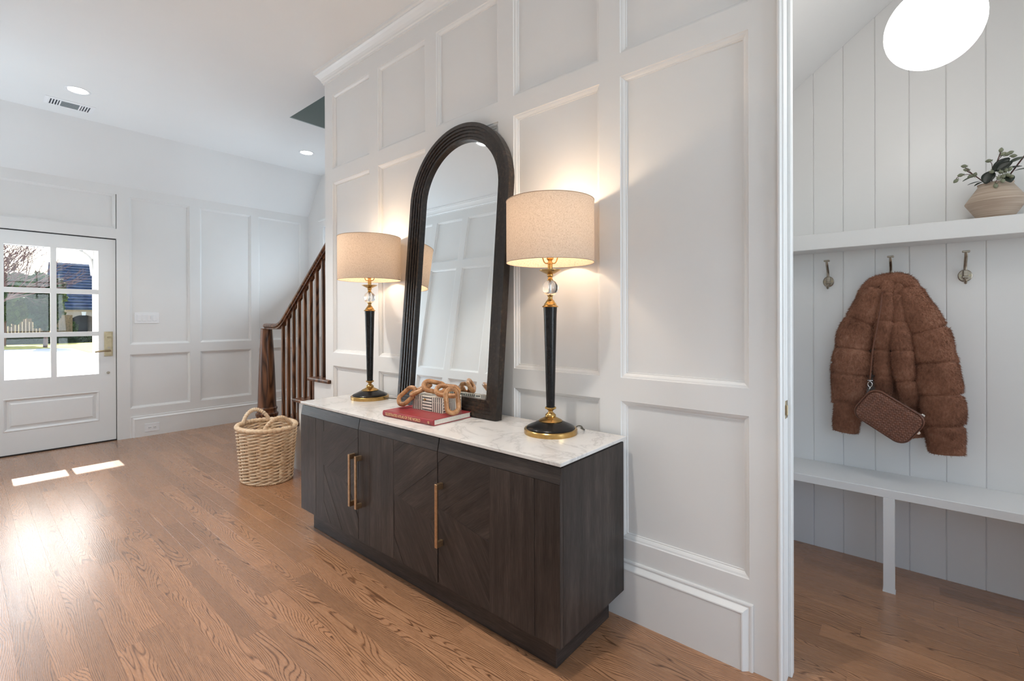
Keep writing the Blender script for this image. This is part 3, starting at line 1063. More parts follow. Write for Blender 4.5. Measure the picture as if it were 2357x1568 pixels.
v = thing('air_vent', (-5.597, 0.627, HC), 'white slotted metal air vent in the ceiling near the front door', 'air vent')
bm = bmesh.new()
W2, L2 = 0.095, 0.160
skin(bm, [[(-W2, -L2, 0), (W2, -L2, 0), (W2, L2, 0), (-W2, L2, 0)], [(-W2, -L2, -0.003), (W2, -L2, -0.003), (W2, L2, -0.003), (-W2, L2, -0.003)],
          [(-W2 + 0.028, -L2 + 0.028, -0.008), (W2 - 0.028, -L2 + 0.028, -0.008), (W2 - 0.028, L2 - 0.028, -0.008), (-W2 + 0.028, L2 - 0.028, -0.008)]], True)
bx(bm, -W2 + 0.028, W2 - 0.028, -0.068, -0.058, -0.009, -0.006)
bx(bm, -W2 + 0.028, W2 - 0.028, 0.058, 0.068, -0.009, -0.006)
mesh_obj('vent_frame', bm, M['white_plastic'], v)
box_obj('duct', (-W2 + 0.028, W2 - 0.028, -L2 + 0.028, L2 - 0.028, -0.002, -0.0005), plain('duct_dark', (0.03, 0.035, 0.05), 0.7), v)
for s in (-1, 1):
    for i in range(4):
        y_ = s * (0.075 + 0.0175 * i + 0.004)
        box_obj('slat', (-W2 + 0.028, W2 - 0.028, y_ - 0.004, y_ + 0.004, -0.0095, -0.003), M['white_plastic'], v)
for i in range(6):
    x_ = -0.055 + 0.022 * i
    bm = bmesh.new()
    bx(bm, x_ - 0.006, x_ + 0.006, -0.058, 0.058, -0.0075, -0.0045)
    mesh_obj('slat', bm, plain('vent_slat_grey', (0.32, 0.36, 0.38), 0.4) if i == 0 else bpy.data.materials['vent_slat_grey'], v)

sw = thing('light_switch', (WB - REC, 1.306, 1.265), 'white four-gang light switch plate on the wall beside the front door', 'light switch')
box_obj('switch_plate', (0, 0.006, -0.108, 0.108, -0.058, 0.058), M['white_plastic'], sw, 0.002)
for i in range(4):
    c = -0.069 + 0.046 * i
    box_obj('rocker', (0.005, 0.0095, c - 0.017, c + 0.017, -0.034, 0.034), M['white_plastic'], sw, 0.0015)
    if i == 2:
        box_obj('dimmer_slide', (0.009, 0.013, c + 0.006, c + 0.013, -0.010, 0.022), M['white_plastic'], sw, 0.001)
ou = thing('power_outlet', (WB + 0.0195, 1.339, 0.089), 'white double power outlet set in the baseboard of the back wall', 'outlet')
box_obj('outlet_plate', (0, 0.005, -0.065, 0.065, -0.044, 0.044), M['white_plastic'], ou, 0.002)
for s in (-1, 1):
    r_ = box_obj('receptacle', (0.004, 0.0075, s * 0.021 - 0.017, s * 0.021 + 0.017, -0.014, 0.014), M['white_plastic'], ou, 0.003)
    for dy, dz, a, b in ((-0.006, 0.004, 0.0045, 0.0012), (-0.006, -0.005, 0.0045, 0.0012), (0.007, 0.0, 0.0025, 0.0025)):
        box_obj('slot', (0.0072, 0.0078, s * 0.021 + dy - a, s * 0.021 + dy + a, dz - b, dz + b), M['black'], r_)

# ================================================================== SIDEBOARD
SBX0, SBX1, SBY0, SBY1 = -2.785, -0.915, 1.318, 1.782
sb = thing('sideboard', ((SBX0 + SBX1) / 2, (SBY0 + SBY1) / 2, 0), 'dark espresso wood sideboard with three doors and a white marble top', 'sideboard')
SB = Vector(sb.location)
def rel(bm, o=SB):
    bmesh.ops.translate(bm, verts=bm.verts, vec=-o)
    return bm
def uv_grain(o, fn):
    me = o.data
    uvl = me.uv_layers.new(name='grain')
    for p in me.polygons:
        for li in p.loop_indices:
            co = me.vertices[me.loops[li].vertex_index].co
            uvl.data[li].uv = fn(co, p.normal)
def uv_ang(ang):
    c, s = math.cos(ang), math.sin(ang)
    def fn(co, n):
        if abs(n.x) > 0.8: a, b = co.y, co.z
        elif abs(n.z) > 0.8: a, b = co.x, co.y + 3
        else: a, b = co.x, co.z
        return (a * c + b * s, -a * s + b * c)
    return fn
def ven(name, bm, ang, parent, auto=None):
    o = mesh_obj(name, bm, M['veneer'], parent)
    uv_grain(o, uv_ang(ang))
    return o
V90 = PI / 2
bm = bmesh.new()
bx(bm, SBX0, SBX1, SBY0 + 0.020, SBY1, 0.12, 0.737, 0.002)
ven('body', rel(bm), V90, sb)
bm = bmesh.new()
bx(bm, SBX0 + 0.012, SBX1 - 0.008, SBY0 + 0.03, SBY1 - 0.01, 0.737, 0.7465)
ven('top_deck', rel(bm), 0, sb)
bm = bmesh.new()
bx(bm, -2.74, -0.968, 1.372, 1.752, 0, 0.1205, 0.003)
ven('plinth', rel(bm), 0, sb)
bm = bmesh.new()
bx(bm, -2.775, -0.905, 1.310, 1.788, 0.7465, 0.760, 0.0025, 2)
mesh_obj('marble_top', rel(bm), M['marble'], sb)
DOORS = [(-2.785, -2.1635, 'left'), (-2.1595, -1.5475, 'mid'), (-1.5435, -0.915, 'right')]
YF = SBY0                     # veneer front plane
for d0, d1, side in DOORS:
    bm = bmesh.new()          # door core with sloped top band
    prism(bm, [(YF + 0.0185, 0.1215), (YF + 0.004, 0.1215), (YF + 0.004, 0.682), (YF + 0.0135, 0.7365), (YF + 0.0185, 0.7365)], d0, d1, 'x')
    dr = ven('door', rel(bm), V90, sb)
    bm = bmesh.new()          # top band, slopes back to the marble
    prism(bm, [(YF + 0.0045, 0.681), (YF + 0.0005, 0.683), (YF + 0.0115, 0.737), (YF + 0.014, 0.737)], d0 + 0.0005, d1 - 0.0005, 'x')
    ven('top_band', rel(bm), 0, dr)
    # veneer pieces: one half vertical, the other half a chevron of diagonal boards
    if side == 'right':
        ca, cb, va, vb, hx = d0, d0 + 0.30, d0 + 0.30, d1, d0
    elif side == 'mid':
        ca, cb, va, vb, hx = d0 + 0.30, d1, d0, d0 + 0.30, d0
    else:
        ca, cb, va, vb, hx = d0 + 0.27, d1, d0, d0 + 0.27, d1
    zb, zt = 0.122, 0.6815
    def piece(pts, ang, dep):
        bm = bmesh.new()
        prism(bm, pts, YF + dep, YF + 0.005, 'y')
        return ven('veneer_board', rel(bm), ang, dr)
    nv = 3
    for i in range(nv):
        a, b = va + (vb - va) * i / nv, va + (vb - va) * (i + 1) / nv
        piece([(a + 0.0004, zb), (b - 0.0004, zb), (b - 0.0004, zt), (a + 0.0004, zt)], V90, rnd.choice((0.0, 0.0008, 0.0015)))
    # chevron: upper boards fall one way, lower boards the other way
    zm = 0.415 if side == 'right' else 0.40
    fl = -1 if side == 'right' else 1
    def clip(poly, f):       # clip polygon with half plane f(p) >= 0
        out = []
        for i in range(len(poly)):
            p, q = poly[i], poly[(i + 1) % len(poly)]
            fp, fq = f(p), f(q)
            if fp >= 0: out.append(p)
            if fp * fq < 0:
                s = fp / (fp - fq)
                out.append((p[0] + (q[0] - p[0]) * s, p[1] + (q[1] - p[1]) * s))
        return out
    rect = [(ca + 0.0004, zb), (cb - 0.0004, zb), (cb - 0.0004, zt), (ca + 0.0004, zt)]
    tl = -0.19
    up = clip(rect, lambda p: p[1] - zm - tl * (p[0] - (ca + cb) / 2) * 1.0)
    lo = clip(rect, lambda p: -(p[1] - zm - tl * (p[0] - (ca + cb) / 2)))
    for poly, sl in ((up, 0.70), (lo, -1.45)):
        for i in range(-6, 8):
            stp = 0.22 if sl > 0 else 0.17
            f1 = lambda p, i=i: (p[1] - zm - sl * (p[0] - ca)) - i * stp
            f2 = lambda p, i=i: (i + 1) * stp - (p[1] - zm - sl * (p[0] - ca)) - 0.0008
            q = clip(clip(poly, f1), f2) if len(poly) > 2 else []
            if len(q) >= 3:
                ar = abs(sum(q[k][0] * q[(k + 1) % len(q)][1] - q[(k + 1) % len(q)][0] * q[k][1] for k in range(len(q)))) / 2
                if ar > 2e-4:
                    piece(q, math.atan(sl), rnd.choice((0.0003, 0.0010, 0.0018)))
    # bar pull
    px = {'left': -2.197, 'mid': -2.137, 'right': -1.519}[side]
    bm = bmesh.new()
    bx(bm, px - 0.008, px + 0.008, YF - 0.034, YF - 0.026, 0.290, 0.557, 0.0015)
    for z_ in (0.290, 0.531):
        bx(bm, px - 0.0075, px + 0.0075, YF - 0.028, YF + 0.002, z_ + 0.0005, z_ + 0.0255, 0.001)
    mesh_obj('pull', rel(bm), M['brass_pull'], dr)

# ================================================================== TABLE LAMPS
def table_lamp(x, y, label, cordpts):
    root = thing('table_lamp', (x, y, 0.760), label, 'table lamp', 'matching table lamps on the sideboard')
    bm = bmesh.new()
    lathe(bm, [(0, 0.0), (0.113, 0.0), (0.1135, 0.002), (0.1135, 0.018), (0.111, 0.021), (0.104, 0.022), (0.101, 0.020), (0, 0.020)], 56)
    mesh_obj('base_ring', bm, M['brass'], root, smooth=True, auto=35)
    bm = bmesh.new()
    lathe(bm, [(0.101, 0.019), (0.103, 0.023), (0.100, 0.028), (0.088, 0.034), (0.070, 0.042), (0.055, 0.049), (0.046, 0.052), (0, 0.052)], 56)
    mesh_obj('base_dome', bm, M['lampblack'], root, smooth=True, auto=50)
    bm = bmesh.new()
    lathe(bm, [(0.050, 0.0505), (0.051, 0.053), (0.046, 0.057), (0.034, 0.063), (0.024, 0.068), (0.0215, 0.070), (0.0235, 0.073), (0.0225, 0.078), (0.0165, 0.084), (0.0105, 0.089), (0.0095, 0.093),
               (0.012, 0.096), (0.0165, 0.100), (0.0185, 0.104), (0.019, 0.108), (0.0, 0.108)], 40)
    neck = mesh_obj('lower_neck', bm, M['brass'], root, smooth=True, auto=40)
    for i in range(20):
        a = 2 * PI * i / 20
        bm = bmesh.new()
        bmesh.ops.create_uvsphere(bm, u_segments=8, v_segments=6, radius=0.0036)
        bmesh.ops.scale(bm, vec=(1, 1, 1.2), verts=bm.verts)
        bmesh.ops.translate(bm, verts=bm.verts, vec=(0.0205 * math.cos(a), 0.0205 * math.sin(a), 0.1065))
        mesh_obj('bead', bm, M['brass'], neck, smooth=True)
    bm = bmesh.new()
    lathe(bm, [(0, 0.104), (0.0178, 0.104), (0.0182, 0.12), (0.0222, 0.30), (0.0275, 0.50), (0.0293, 0.537), (0, 0.537)], 40)
    mesh_obj('column', bm, M['lampblack'], root, smooth=True, auto=50)
    bm = bmesh.new()
    lathe(bm, [(0, 0.5365), (0.034, 0.5365), (0.0350, 0.539), (0.032, 0.5425), (0.028, 0.5445), (0.025, 0.552), (0.021, 0.557), (0.0185, 0.560), (0.0185, 0.563), (0.0135, 0.567), (0.0095, 0.573), (0.0095, 0.580), (0.0125, 0.585), (0.013, 0.590), (0.0, 0.590)], 36)
    mesh_obj('collar', bm, M['brass'], root, smooth=True, auto=40)
    bm = bmesh.new()
    bmesh.ops.create_uvsphere(bm, u_segments=40, v_segments=24, radius=0.0350)
    bmesh.ops.translate(bm, verts=bm.verts, vec=(0, 0, 0.6185))
    mesh_obj('crystal_ball', bm, M['crystal'], root, smooth=True)
    bm = bmesh.new()
    lathe(bm, [(0.0045, 0.585), (0.0045, 0.655)], 14)
    mesh_obj('crystal_rod', bm, M['silver'], root, smooth=True)
    bm = bmesh.new()
    lathe(bm, [(0, 0.649), (0.013, 0.649), (0.0135, 0.653), (0.010, 0.657), (0.009, 0.664), (0.0125, 0.668), (0.0135, 0.673), (0.012, 0.677), (0.020, 0.680), (0.036, 0.688), (0.0465, 0.6935), (0.0468, 0.6955), (0.036, 0.694), (0.018, 0.691), (0.0105, 0.691),
               (0.0105, 0.720), (0.0125, 0.721), (0.0125, 0.727), (0.0085, 0.728), (0.0085, 0.735), (0.0150, 0.741), (0.0155, 0.770), (0, 0.770)], 36)
    mesh_obj('upper_neck', bm, M['brass'], root, smooth=True, auto=40)
    bm = bmesh.new()
    hp = [(-0.010, 0, 0.724), (-0.022, 0, 0.726), (-0.030, 0, 0.742), (-0.040, 0, 0.79), (-0.048, 0, 0.86), (-0.036, 0, 0.93), (0, 0, 0.955), (0.036, 0, 0.93), (0.048, 0, 0.86), (0.040, 0, 0.79), (0.030, 0, 0.742), (0.022, 0, 0.726), (0.010, 0, 0.724)]
    yawc = math.radians(40)
    hp = [(p[0] * math.cos(yawc), p[0] * math.sin(yawc), p[2]) for p in hp]
    tube(bm, catmull(hp, 4), 0.0026, 8)
    mesh_obj('harp', bm, M['brass'], root, smooth=True)
    # shade: linen outside, pale lining inside, open top and bottom
    R_, zb, zt = 0.1865, 0.726, 0.986
    bm = bmesh.new()
    lathe(bm, [(R_, zb), (R_, zt)], 72)
    sh = mesh_obj('shade', bm, M['shade'], root, smooth=True)
    for z_ in (zb, zt):
        bm = bmesh.new()
        ring = [(R_ * math.cos(2 * PI * i / 72), R_ * math.sin(2 * PI * i / 72), z_) for i in range(72)]
        tube(bm, ring, 0.0016, 6, closed=True)
        mesh_obj('shade_rim', bm, plain('shade_edge', (0.45, 0.34, 0.26), 0.8) if 'shade_edge' not in bpy.data.materials else bpy.data.materials['shade_edge'], sh, smooth=True)
    bm = bmesh.new()
    for k in range(3):
        a = 2 * PI * k / 3 + 0.3
        tube(bm, [(0.01 * math.cos(a), 0.01 * math.sin(a), 0.958), (R_ * 0.995 * math.cos(a), R_ * 0.995 * math.sin(a), 0.972)], 0.0018, 6)
    lathe(bm, [(0, 0.954), (0.012, 0.954), (0.012, 0.964), (0.006, 0.97), (0.005, 0.985), (0, 0.988)], 16)
    mesh_obj('shade_spider', bm, M['brass'], sh)
    bm = bmesh.new()
    lathe(bm, [(0, 0.770), (0.013, 0.772), (0.016, 0.79), (0.028, 0.82), (0.030, 0.84), (0.024, 0.862), (0.010, 0.873), (0, 0.875)], 20)
    mesh_obj('bulb', bm, emit_mat('warm_bulb', (1.0, 0.80, 0.58), 5.0) if 'warm_bulb' not in bpy.data.materials else bpy.data.materials['warm_bulb'], root, smooth=True)
    l = light('lamp_bulb', 'POINT', (0, 0, 0.905), 3.1, (1.0, 0.77, 0.54), shadow_soft_size=0.024)
    l.parent = root
    bm = bmesh.new()
    tube(bm, catmull([Vector(p) for p in cordpts], 8), 0.0028, 8)
    mesh_obj('cord', bm, M['sisal'], root, smooth=True)
    return root
table_lamp(-2.540, 1.631, 'black and brass table lamp with drum shade on the stair end of the sideboard',
           [(0.106, 0.03, 0.010), (0.128, 0.045, 0.010), (0.15, 0.075, 0.006), (0.165, 0.11, 0.0035), (0.16, 0.145, 0.0035)])
table_lamp(-1.182, 1.637, 'black and brass table lamp with drum shade on the doorway end of the sideboard',
           [(0.072, 0.083, 0.016), (0.078, 0.093, 0.024), (0.088, 0.103, 0.022), (0.092, 0.112, 0.010), (0.088, 0.128, 0.0035), (0.06, 0.145, 0.0035)])

# ================================================================== ARCHED MIRROR
LEAN = math.radians(4.95)
mr = thing('arched_mirror', (-1.893, 1.684, 0.7605), 'tall arched mirror with ridged dark wood frame leaning behind the book', 'mirror')
mr.rotation_euler = (-LEAN, 0, 0)
MH, MR, TH = 1.553, 0.388, 0.042          # height, half width, thickness (local y from -TH to 0)
# bottom back edge rests on the marble: local z=0 plane tilted; shift so that the lowest edge touches
def arch(off, seg=36):
    """outline inset by off, counter-clockwise from bottom left; (x, z)"""
    r = MR - off
    zc = MH - MR
    pts = [(-r, off)]
    pts.append((r, off))
    for i in range(seg + 1):
        a = PI * i / seg
        pts.append((r * math.cos(a), zc + r * math.sin(a)))
    return pts
bm = bmesh.new()
steps = [(0.0, 0.0), (0.0, -TH), (0.021, -TH), (0.0215, -TH + 0.005), (0.037, -TH + 0.004), (0.0375, -TH + 0.010), (0.053, -TH + 0.009), (0.0535, -TH + 0.015), (0.069, -TH + 0.014),
         (0.0695, -TH + 0.0195), (0.087, -TH + 0.0185), (0.089, -TH + 0.020), (0.089, -0.004)]
skin(bm, [[(x, y, z) for x, z in arch(o)] for o, y in steps], True)
mesh_obj('frame', bm, M['frame'], mr)
bm = bmesh.new()
bm.faces.new([bm.verts.new((x, -0.0055, z)) for x, z in arch(0.0885)])
mesh_obj('glass', bm, M['mirror'], mr)
bm = bmesh.new()
A_ = [bm.verts.new((x, -0.004, z)) for x, z in arch(0.004)]
B_ = [bm.verts.new((x, 0.0, z)) for x, z in arch(0.004)]
bm.faces.new(A_); bm.faces.new(list(reversed(B_)))
mesh_obj('backing', bm, M['frame'], mr)

# ================================================================== BOOK
bk = thing('atlas_book', (-1.850, 1.508, 0.7602), 'thick red hardcover atlas lying flat on the marble under the striped box', 'book')
bk.rotation_euler = (0, 0, math.radians(1.8))
BW_, BD_, BH_ = 0.374, 0.250, 0.0285
x0, x1, y0, y1 = -BW_ / 2, BW_ / 2, -BD_ / 2, BD_ / 2
bm = bmesh.new()
bx(bm, x0, x1, y0 + 0.006, y1, 0, 0.003, 0.0008)
bx(bm, x0, x1, y0 + 0.006, y1, BH_ - 0.003, BH_, 0.0008)
sp = []
for i in range(9):
    a = -PI / 2 + PI * i / 8
    sp.append((y0 + 0.008 - 0.008 * math.cos(a), BH_ / 2 + (BH_ / 2) * math.sin(a)))
sp += [(y0 + 0.010, BH_), (y0 + 0.010, 0)]
prism(bm, sp, x0, x1, 'x')
mesh_obj('cover', bm, M['red'], bk)
bm = bmesh.new()
bx(bm, x0 + 0.004, x1 - 0.004, y0 + 0.009, y1 - 0.004, 0.003, BH_ - 0.003)
mesh_obj('pages', bm, M['paper'], bk)
def text_obj(name, body, size, mat, parent, locv, rot, extrude=0.0002, xs=1.0, shear=0.0):
    cu = bpy.data.curves.new(name, 'FONT')
    cu.body = body
    cu.size = size
    cu.extrude = extrude
    cu.align_x = 'LEFT'
    cu.align_y = 'CENTER'
    cu.shear = shear
    tmp = bpy.data.objects.new(name, cu)
    COL.objects.link(tmp)
    dg = bpy.context.evaluated_depsgraph_get()
    me = bpy.data.meshes.new_from_object(tmp.evaluated_get(dg))
    bpy.data.objects.remove(tmp, do_unlink=True)
    me.materials.clear()
    me.materials.append(mat)
    wid = max(v.co.x for v in me.vertices) - min(v.co.x for v in me.vertices)
    if xs:
        k = xs / wid
        for v in me.vertices: v.co.x *= k
    o = bpy.data.objects.new(name, me)
    o.location = locv
    o.rotation_euler = rot
    return put(o, parent)
text_obj('spine_title', 'ILLUSTRATED ATLAS OF THE WORLD', 0.0195, M['gold'], bk, (x0 + 0.024, y0 - 0.0003, BH_ / 2), (PI / 2, 0, 0), xs=0.262)
bm = bmesh.new()
lathe(bm, [(0, 0), (0.0022, 0), (0.0022, 0.0003), (0, 0.0003)], 10)
bmesh.ops.translate(bm, verts=bm.verts, vec=(-0.004, 0.003, 0))
bx(bm, 0.000, 0.0022, -0.006, 0.006, 0, 0.0003); bx(bm, 0.0035, 0.0048, -0.007, 0.004, 0, 0.0003); bx(bm, -0.006, -0.0025, -0.004, -0.001, 0, 0.0003)
em = mesh_obj('spine_emblem', bm, M['gold'], bk, (x1 - 0.030, y0 - 0.0001, BH_ / 2)); em.rotation_euler = (PI / 2, 0, 0)

# ================================================================== STRIPED BOX
bxt = thing('striped_box', (-1.846, 1.572, 0.7892), 'small black and white striped inlay box with lid on the red atlas', 'box')
bxt.rotation_euler = (0, 0, math.radians(1.0))
XW, XD, XH, ZL = 0.2250, 0.128, 0.0745, 0.049
hx, hy = XW / 2, XD / 2
def solid(z0, z1, name):
    bm = bmesh.new()
    bx(bm, -hx, hx, -hy, hy, z0, z1, 0.0008)
    return mesh_obj(name, bm, M['bone'], bxt)
low = solid(0, ZL - 0.0004, 'box_body')
lid = solid(ZL + 0.0004, XH, 'lid')
def strips(parent, z0, z1, top):
    bm = bmesh.new()
    e_ = 0.00035
    # front and back faces: five vertical, a block of horizontals, five vertical
    for s, yy in ((-1, -hy), (1, hy)):
        ya, yb = (yy - e_, yy) if s < 0 else (yy, yy + e_)
        for blk in (0, 2):
            xa = -hx + blk * XW * 0.345
            for i in range(5):
                c = xa + XW * 0.31 * (i + 0.5) / 5
                bx(bm, c - 0.0027, c + 0.0027, ya, yb, z0, z1)
        for i in range(5):
            c = 0.006 + i * 0.0150
            if z0 < c < z1:
                bx(bm, -hx + XW * 0.345, -hx + XW * 0.655, ya, yb, c - 0.0024, c + 0.0024)
        for xv in (-hx + XW * 0.335, -hx + XW * 0.665):
            bx(bm, xv - 0.0014, xv + 0.0014, ya, yb, z0, z1)
    for s, xx in ((-1, -hx), (1, hx)):
        xa, xb = (xx - e_, xx) if s < 0 else (xx, xx + e_)
        for blk in (0, 2):
            y_a = -hy + blk * XD * 0.33
            for i in range(5):
                c = 0.008 + i * 0.0145
                if z0 < c < z1:
                    bx(bm, xa, xb, y_a + 0.006, y_a + XD * 0.31, c - 0.0024, c + 0.0024)
        for i in range(4):
            c = -hy + XD * (0.38 + 0.08 * i)
            bx(bm, xa, xb, c - 0.0019, c + 0.0019, z0, z1)
    if top:
        for i in range(5):
            for blk in (0, 2):
                c = -hx + blk * XW * 0.345 + XW * 0.31 * (i + 0.5) / 5
                for yb0 in (-hy + 0.006, 0.012):
                    bx(bm, c - 0.0021, c + 0.0021, yb0, yb0 + 0.045, XH, XH + e_)
            c = -hy + 0.014 + i * 0.025
            bx(bm, -hx + XW * 0.345, -hx + XW * 0.655, c - 0.002, c + 0.002, XH, XH + e_)
    mesh_obj('inlay', bm, M['inlayblack'], parent)
strips(low, 0.001, ZL - 0.001, False)
strips(lid, ZL + 0.001, XH - 0.001, True)
bm = bmesh.new()
bmesh.ops.create_uvsphere(bm, u_segments=14, v_segments=10, radius=0.0055)
bmesh.ops.translate(bm, verts=bm.verts, vec=(-0.012, -hy - 0.005, 0.0565))
mesh_obj('knob', bm, M['brass'], lid, smooth=True)

# ================================================================== WOODEN CHAIN
Rv, Fv, Uv = Vector((0.7606, 0.6492, 0)), Vector((-0.6492, 0.7606, 0)), Vector((0, 0, 1))
ch = thing('wooden_chain', (-1.82, 1.56, 0.865), 'carved brown wooden chain with five big links draped over the striped box', 'wooden chain')
CH = Vector(ch.location)
def link(c, a, b, L, Wd, r=0.0118):
    a = (Rv * a[0] + Fv * a[1] + Uv * a[2]).normalized()
    b = (Rv * b[0] + Fv * b[1] + Uv * b[2]); b = (b - a * b.dot(a)).normalized()
    hl, hw = (L - Wd) / 2, Wd / 2 - r
    P = []
    for i in range(18):
        t_ = PI * i / 17 - PI / 2
        P.append((hl + hw * math.cos(t_), hw * math.sin(t_)))
    for i in range(1, 5): P.append((hl - 2 * hl * i / 5, hw))
    for i in range(18):
        t_ = PI * i / 17 + PI / 2
        P.append((-hl + hw * math.cos(t_), hw * math.sin(t_)))
    for i in range(1, 5): P.append((-hl + 2 * hl * i / 5, -hw))
    path = [Vector(c) - CH + a * u_ + b * v_ for u_, v_ in P]
    bm = bmesh.new()
    sd = rnd.uniform(0, 50)
    tube(bm, path, r, 12, closed=True, rfun=lambda i, k: 1.0 + 0.10 * noise.noise(Vector((i * 0.25 + sd, k * 0.3, sd))))
    mesh_obj('link', bm, M['chain'], ch, smooth=True)
link((-1.985, 1.492, 0.8520), (0.70, 0.05, 0.62), (-0.45, 0.45, 0.55), 0.128, 0.078)
link((-1.921, 1.530, 0.8860), (0.86, 0.10, 0.42), (-0.05, 0.95, 0.10), 0.128, 0.072)
link((-1.850, 1.560, 0.9030), (0.94, 0.10, -0.22), (0.10, 0.55, 0.60), 0.132, 0.078)
link((-1.735, 1.545, 0.8960), (0.97, -0.05, -0.10), (0.05, 0.62, 0.62), 0.132, 0.078)
link((-1.665, 1.512, 0.8590), (0.10, -0.10, -1.0), (0.92, 0.25, 0.0), 0.138, 0.080)
# ================================================================== WOVEN BASKET
bs = thing('woven_basket', (-3.875, 1.562, 0), 'oval natural wicker basket with two rope handles standing by the stairs', 'basket')
AX, AY, HB = 0.222, 0.180, 0.405
def b_rad(z): return 0.93 + 0.17 * (z / HB) ** 1.1
def b_pt(a, z, off=0.0):
    s = b_rad(z)
    nx, ny = math.cos(a) / AX, math.sin(a) / AY
    n = math.hypot(nx, ny)
    return Vector((AX * s * math.cos(a) + off * nx / n, AY * s * math.sin(a) + off * ny / n, z))
NS = 14
for i in range(NS):
    a = 2 * PI * i / NS
    bm = bmesh.new()
    tube(bm, [b_pt(a, 0.004 + (HB - 0.01) * k / 6) for k in range(7)], 0.0042, 6)
    mesh_obj('stake', bm, M['wicker'], bs, smooth=True)
NR = 16
for j in range(NR):
    z0 = 0.018 + (HB - 0.036) * j / (NR - 1)
    for half in (0, 1):
        bm = bmesh.new()
        path = []
        nseg = NS * 8
        for i in range(nseg):
            a = 2 * PI * i / nseg
            ph = NS * a / 2 + (PI if (j % 2) else 0) + half * PI
            off = 0.0105 * math.cos(ph)
            dz = 0.0066 * math.sin(ph) + 0.0022 * noise.noise(Vector((a * 3, j * 1.7, half)))
            path.append(b_pt(a, z0 + dz, off))
        tube(bm, path, 0.0064, 7, closed=True)
        mesh_obj('weaver', bm, M['wicker'], bs, smooth=True)
def rope(path, closed, r, wraps):
    """a core wrapped in coils, modelled as a bulging tube"""
    bm = bmesh.new()
    n = len(path)
    tube(bm, path, [r * (0.74 + 0.30 * abs(math.sin(PI * wraps * i / n)) ** 0.6) for i in range(n)], 10, closed=closed)
    return bm
rim = [b_pt(2 * PI * i / 352, HB + 0.010) for i in range(352)]
mesh_obj('rim', rope(rim, True, 0.0185, 44), M['wicker'], bs, smooth=True)
foot = [b_pt(2 * PI * i / 288, 0.009, 0.003) for i in range(288)]
mesh_obj('foot_rim', rope(foot, True, 0.0095, 72), M['wicker'], bs, smooth=True)
bm = bmesh.new()
bm.faces.new([bm.verts.new(b_pt(2 * PI * i / 40, 0.012)) for i in range(40)])
mesh_obj('basket_floor', bm, M['wicker'], bs)
for s in (0, 1):
    pts = []
    for i in range(97):
        t_ = i / 96
        a = (PI if s else 0) - 0.02 + (t_ - 0.5) * 1.05
        zz = HB + 0.004 + 0.098 * (math.sin(PI * t_) ** 0.62)
        pts.append(b_pt(a, HB + 0.01, -0.004) * 1.0)
        pts[-1].z = zz
    mesh_obj('handle', rope(pts, False, 0.0155, 15), M['wicker'], bs, smooth=True)

# ================================================================== MUDROOM BENCH, SHELF, HOOKS, GLOBE
bn = thing('built_in_bench', (0.43, 2.88, 0), 'white built-in mudroom bench with a square post below the hanging coat', 'bench')
def relm(bm, o):
    bmesh.ops.translate(bm, verts=bm.verts, vec=-Vector(o.location)); return bm
bm = bmesh.new(); bx(bm, -0.6195, 1.4495, 2.727, 3.0335, 0.428, 0.467, 0.002)
mesh_obj('seat_board', relm(bm, bn), M['trim'], bn)
bm = bmesh.new(); bx(bm, -0.108, -0.066, 2.727, 2.769, 0.0, 0.4285, 0.001)
bx(bm, -0.110, -0.064, 2.7255, 2.771, 0.0, 0.004)
mesh_obj('post', relm(bm, bn), M['trim'], bn)
bm = bmesh.new(); bx(bm, 0.80, 0.842, 2.727, 2.769, 0.0, 0.4285, 0.001)
mesh_obj('post', relm(bm, bn), M['trim'], bn)
sf = thing('wall_shelf', (0.43, 2.94, 1.597), 'thick white floating shelf above the coat hooks in the mudroom', 'shelf')
bm = bmesh.new(); bx(bm, -0.6195, 1.4495, 2.850, 3.0335, 1.597, 1.676, 0.002)
mesh_obj('shelf_board', relm(bm, sf), M['trim'], sf)

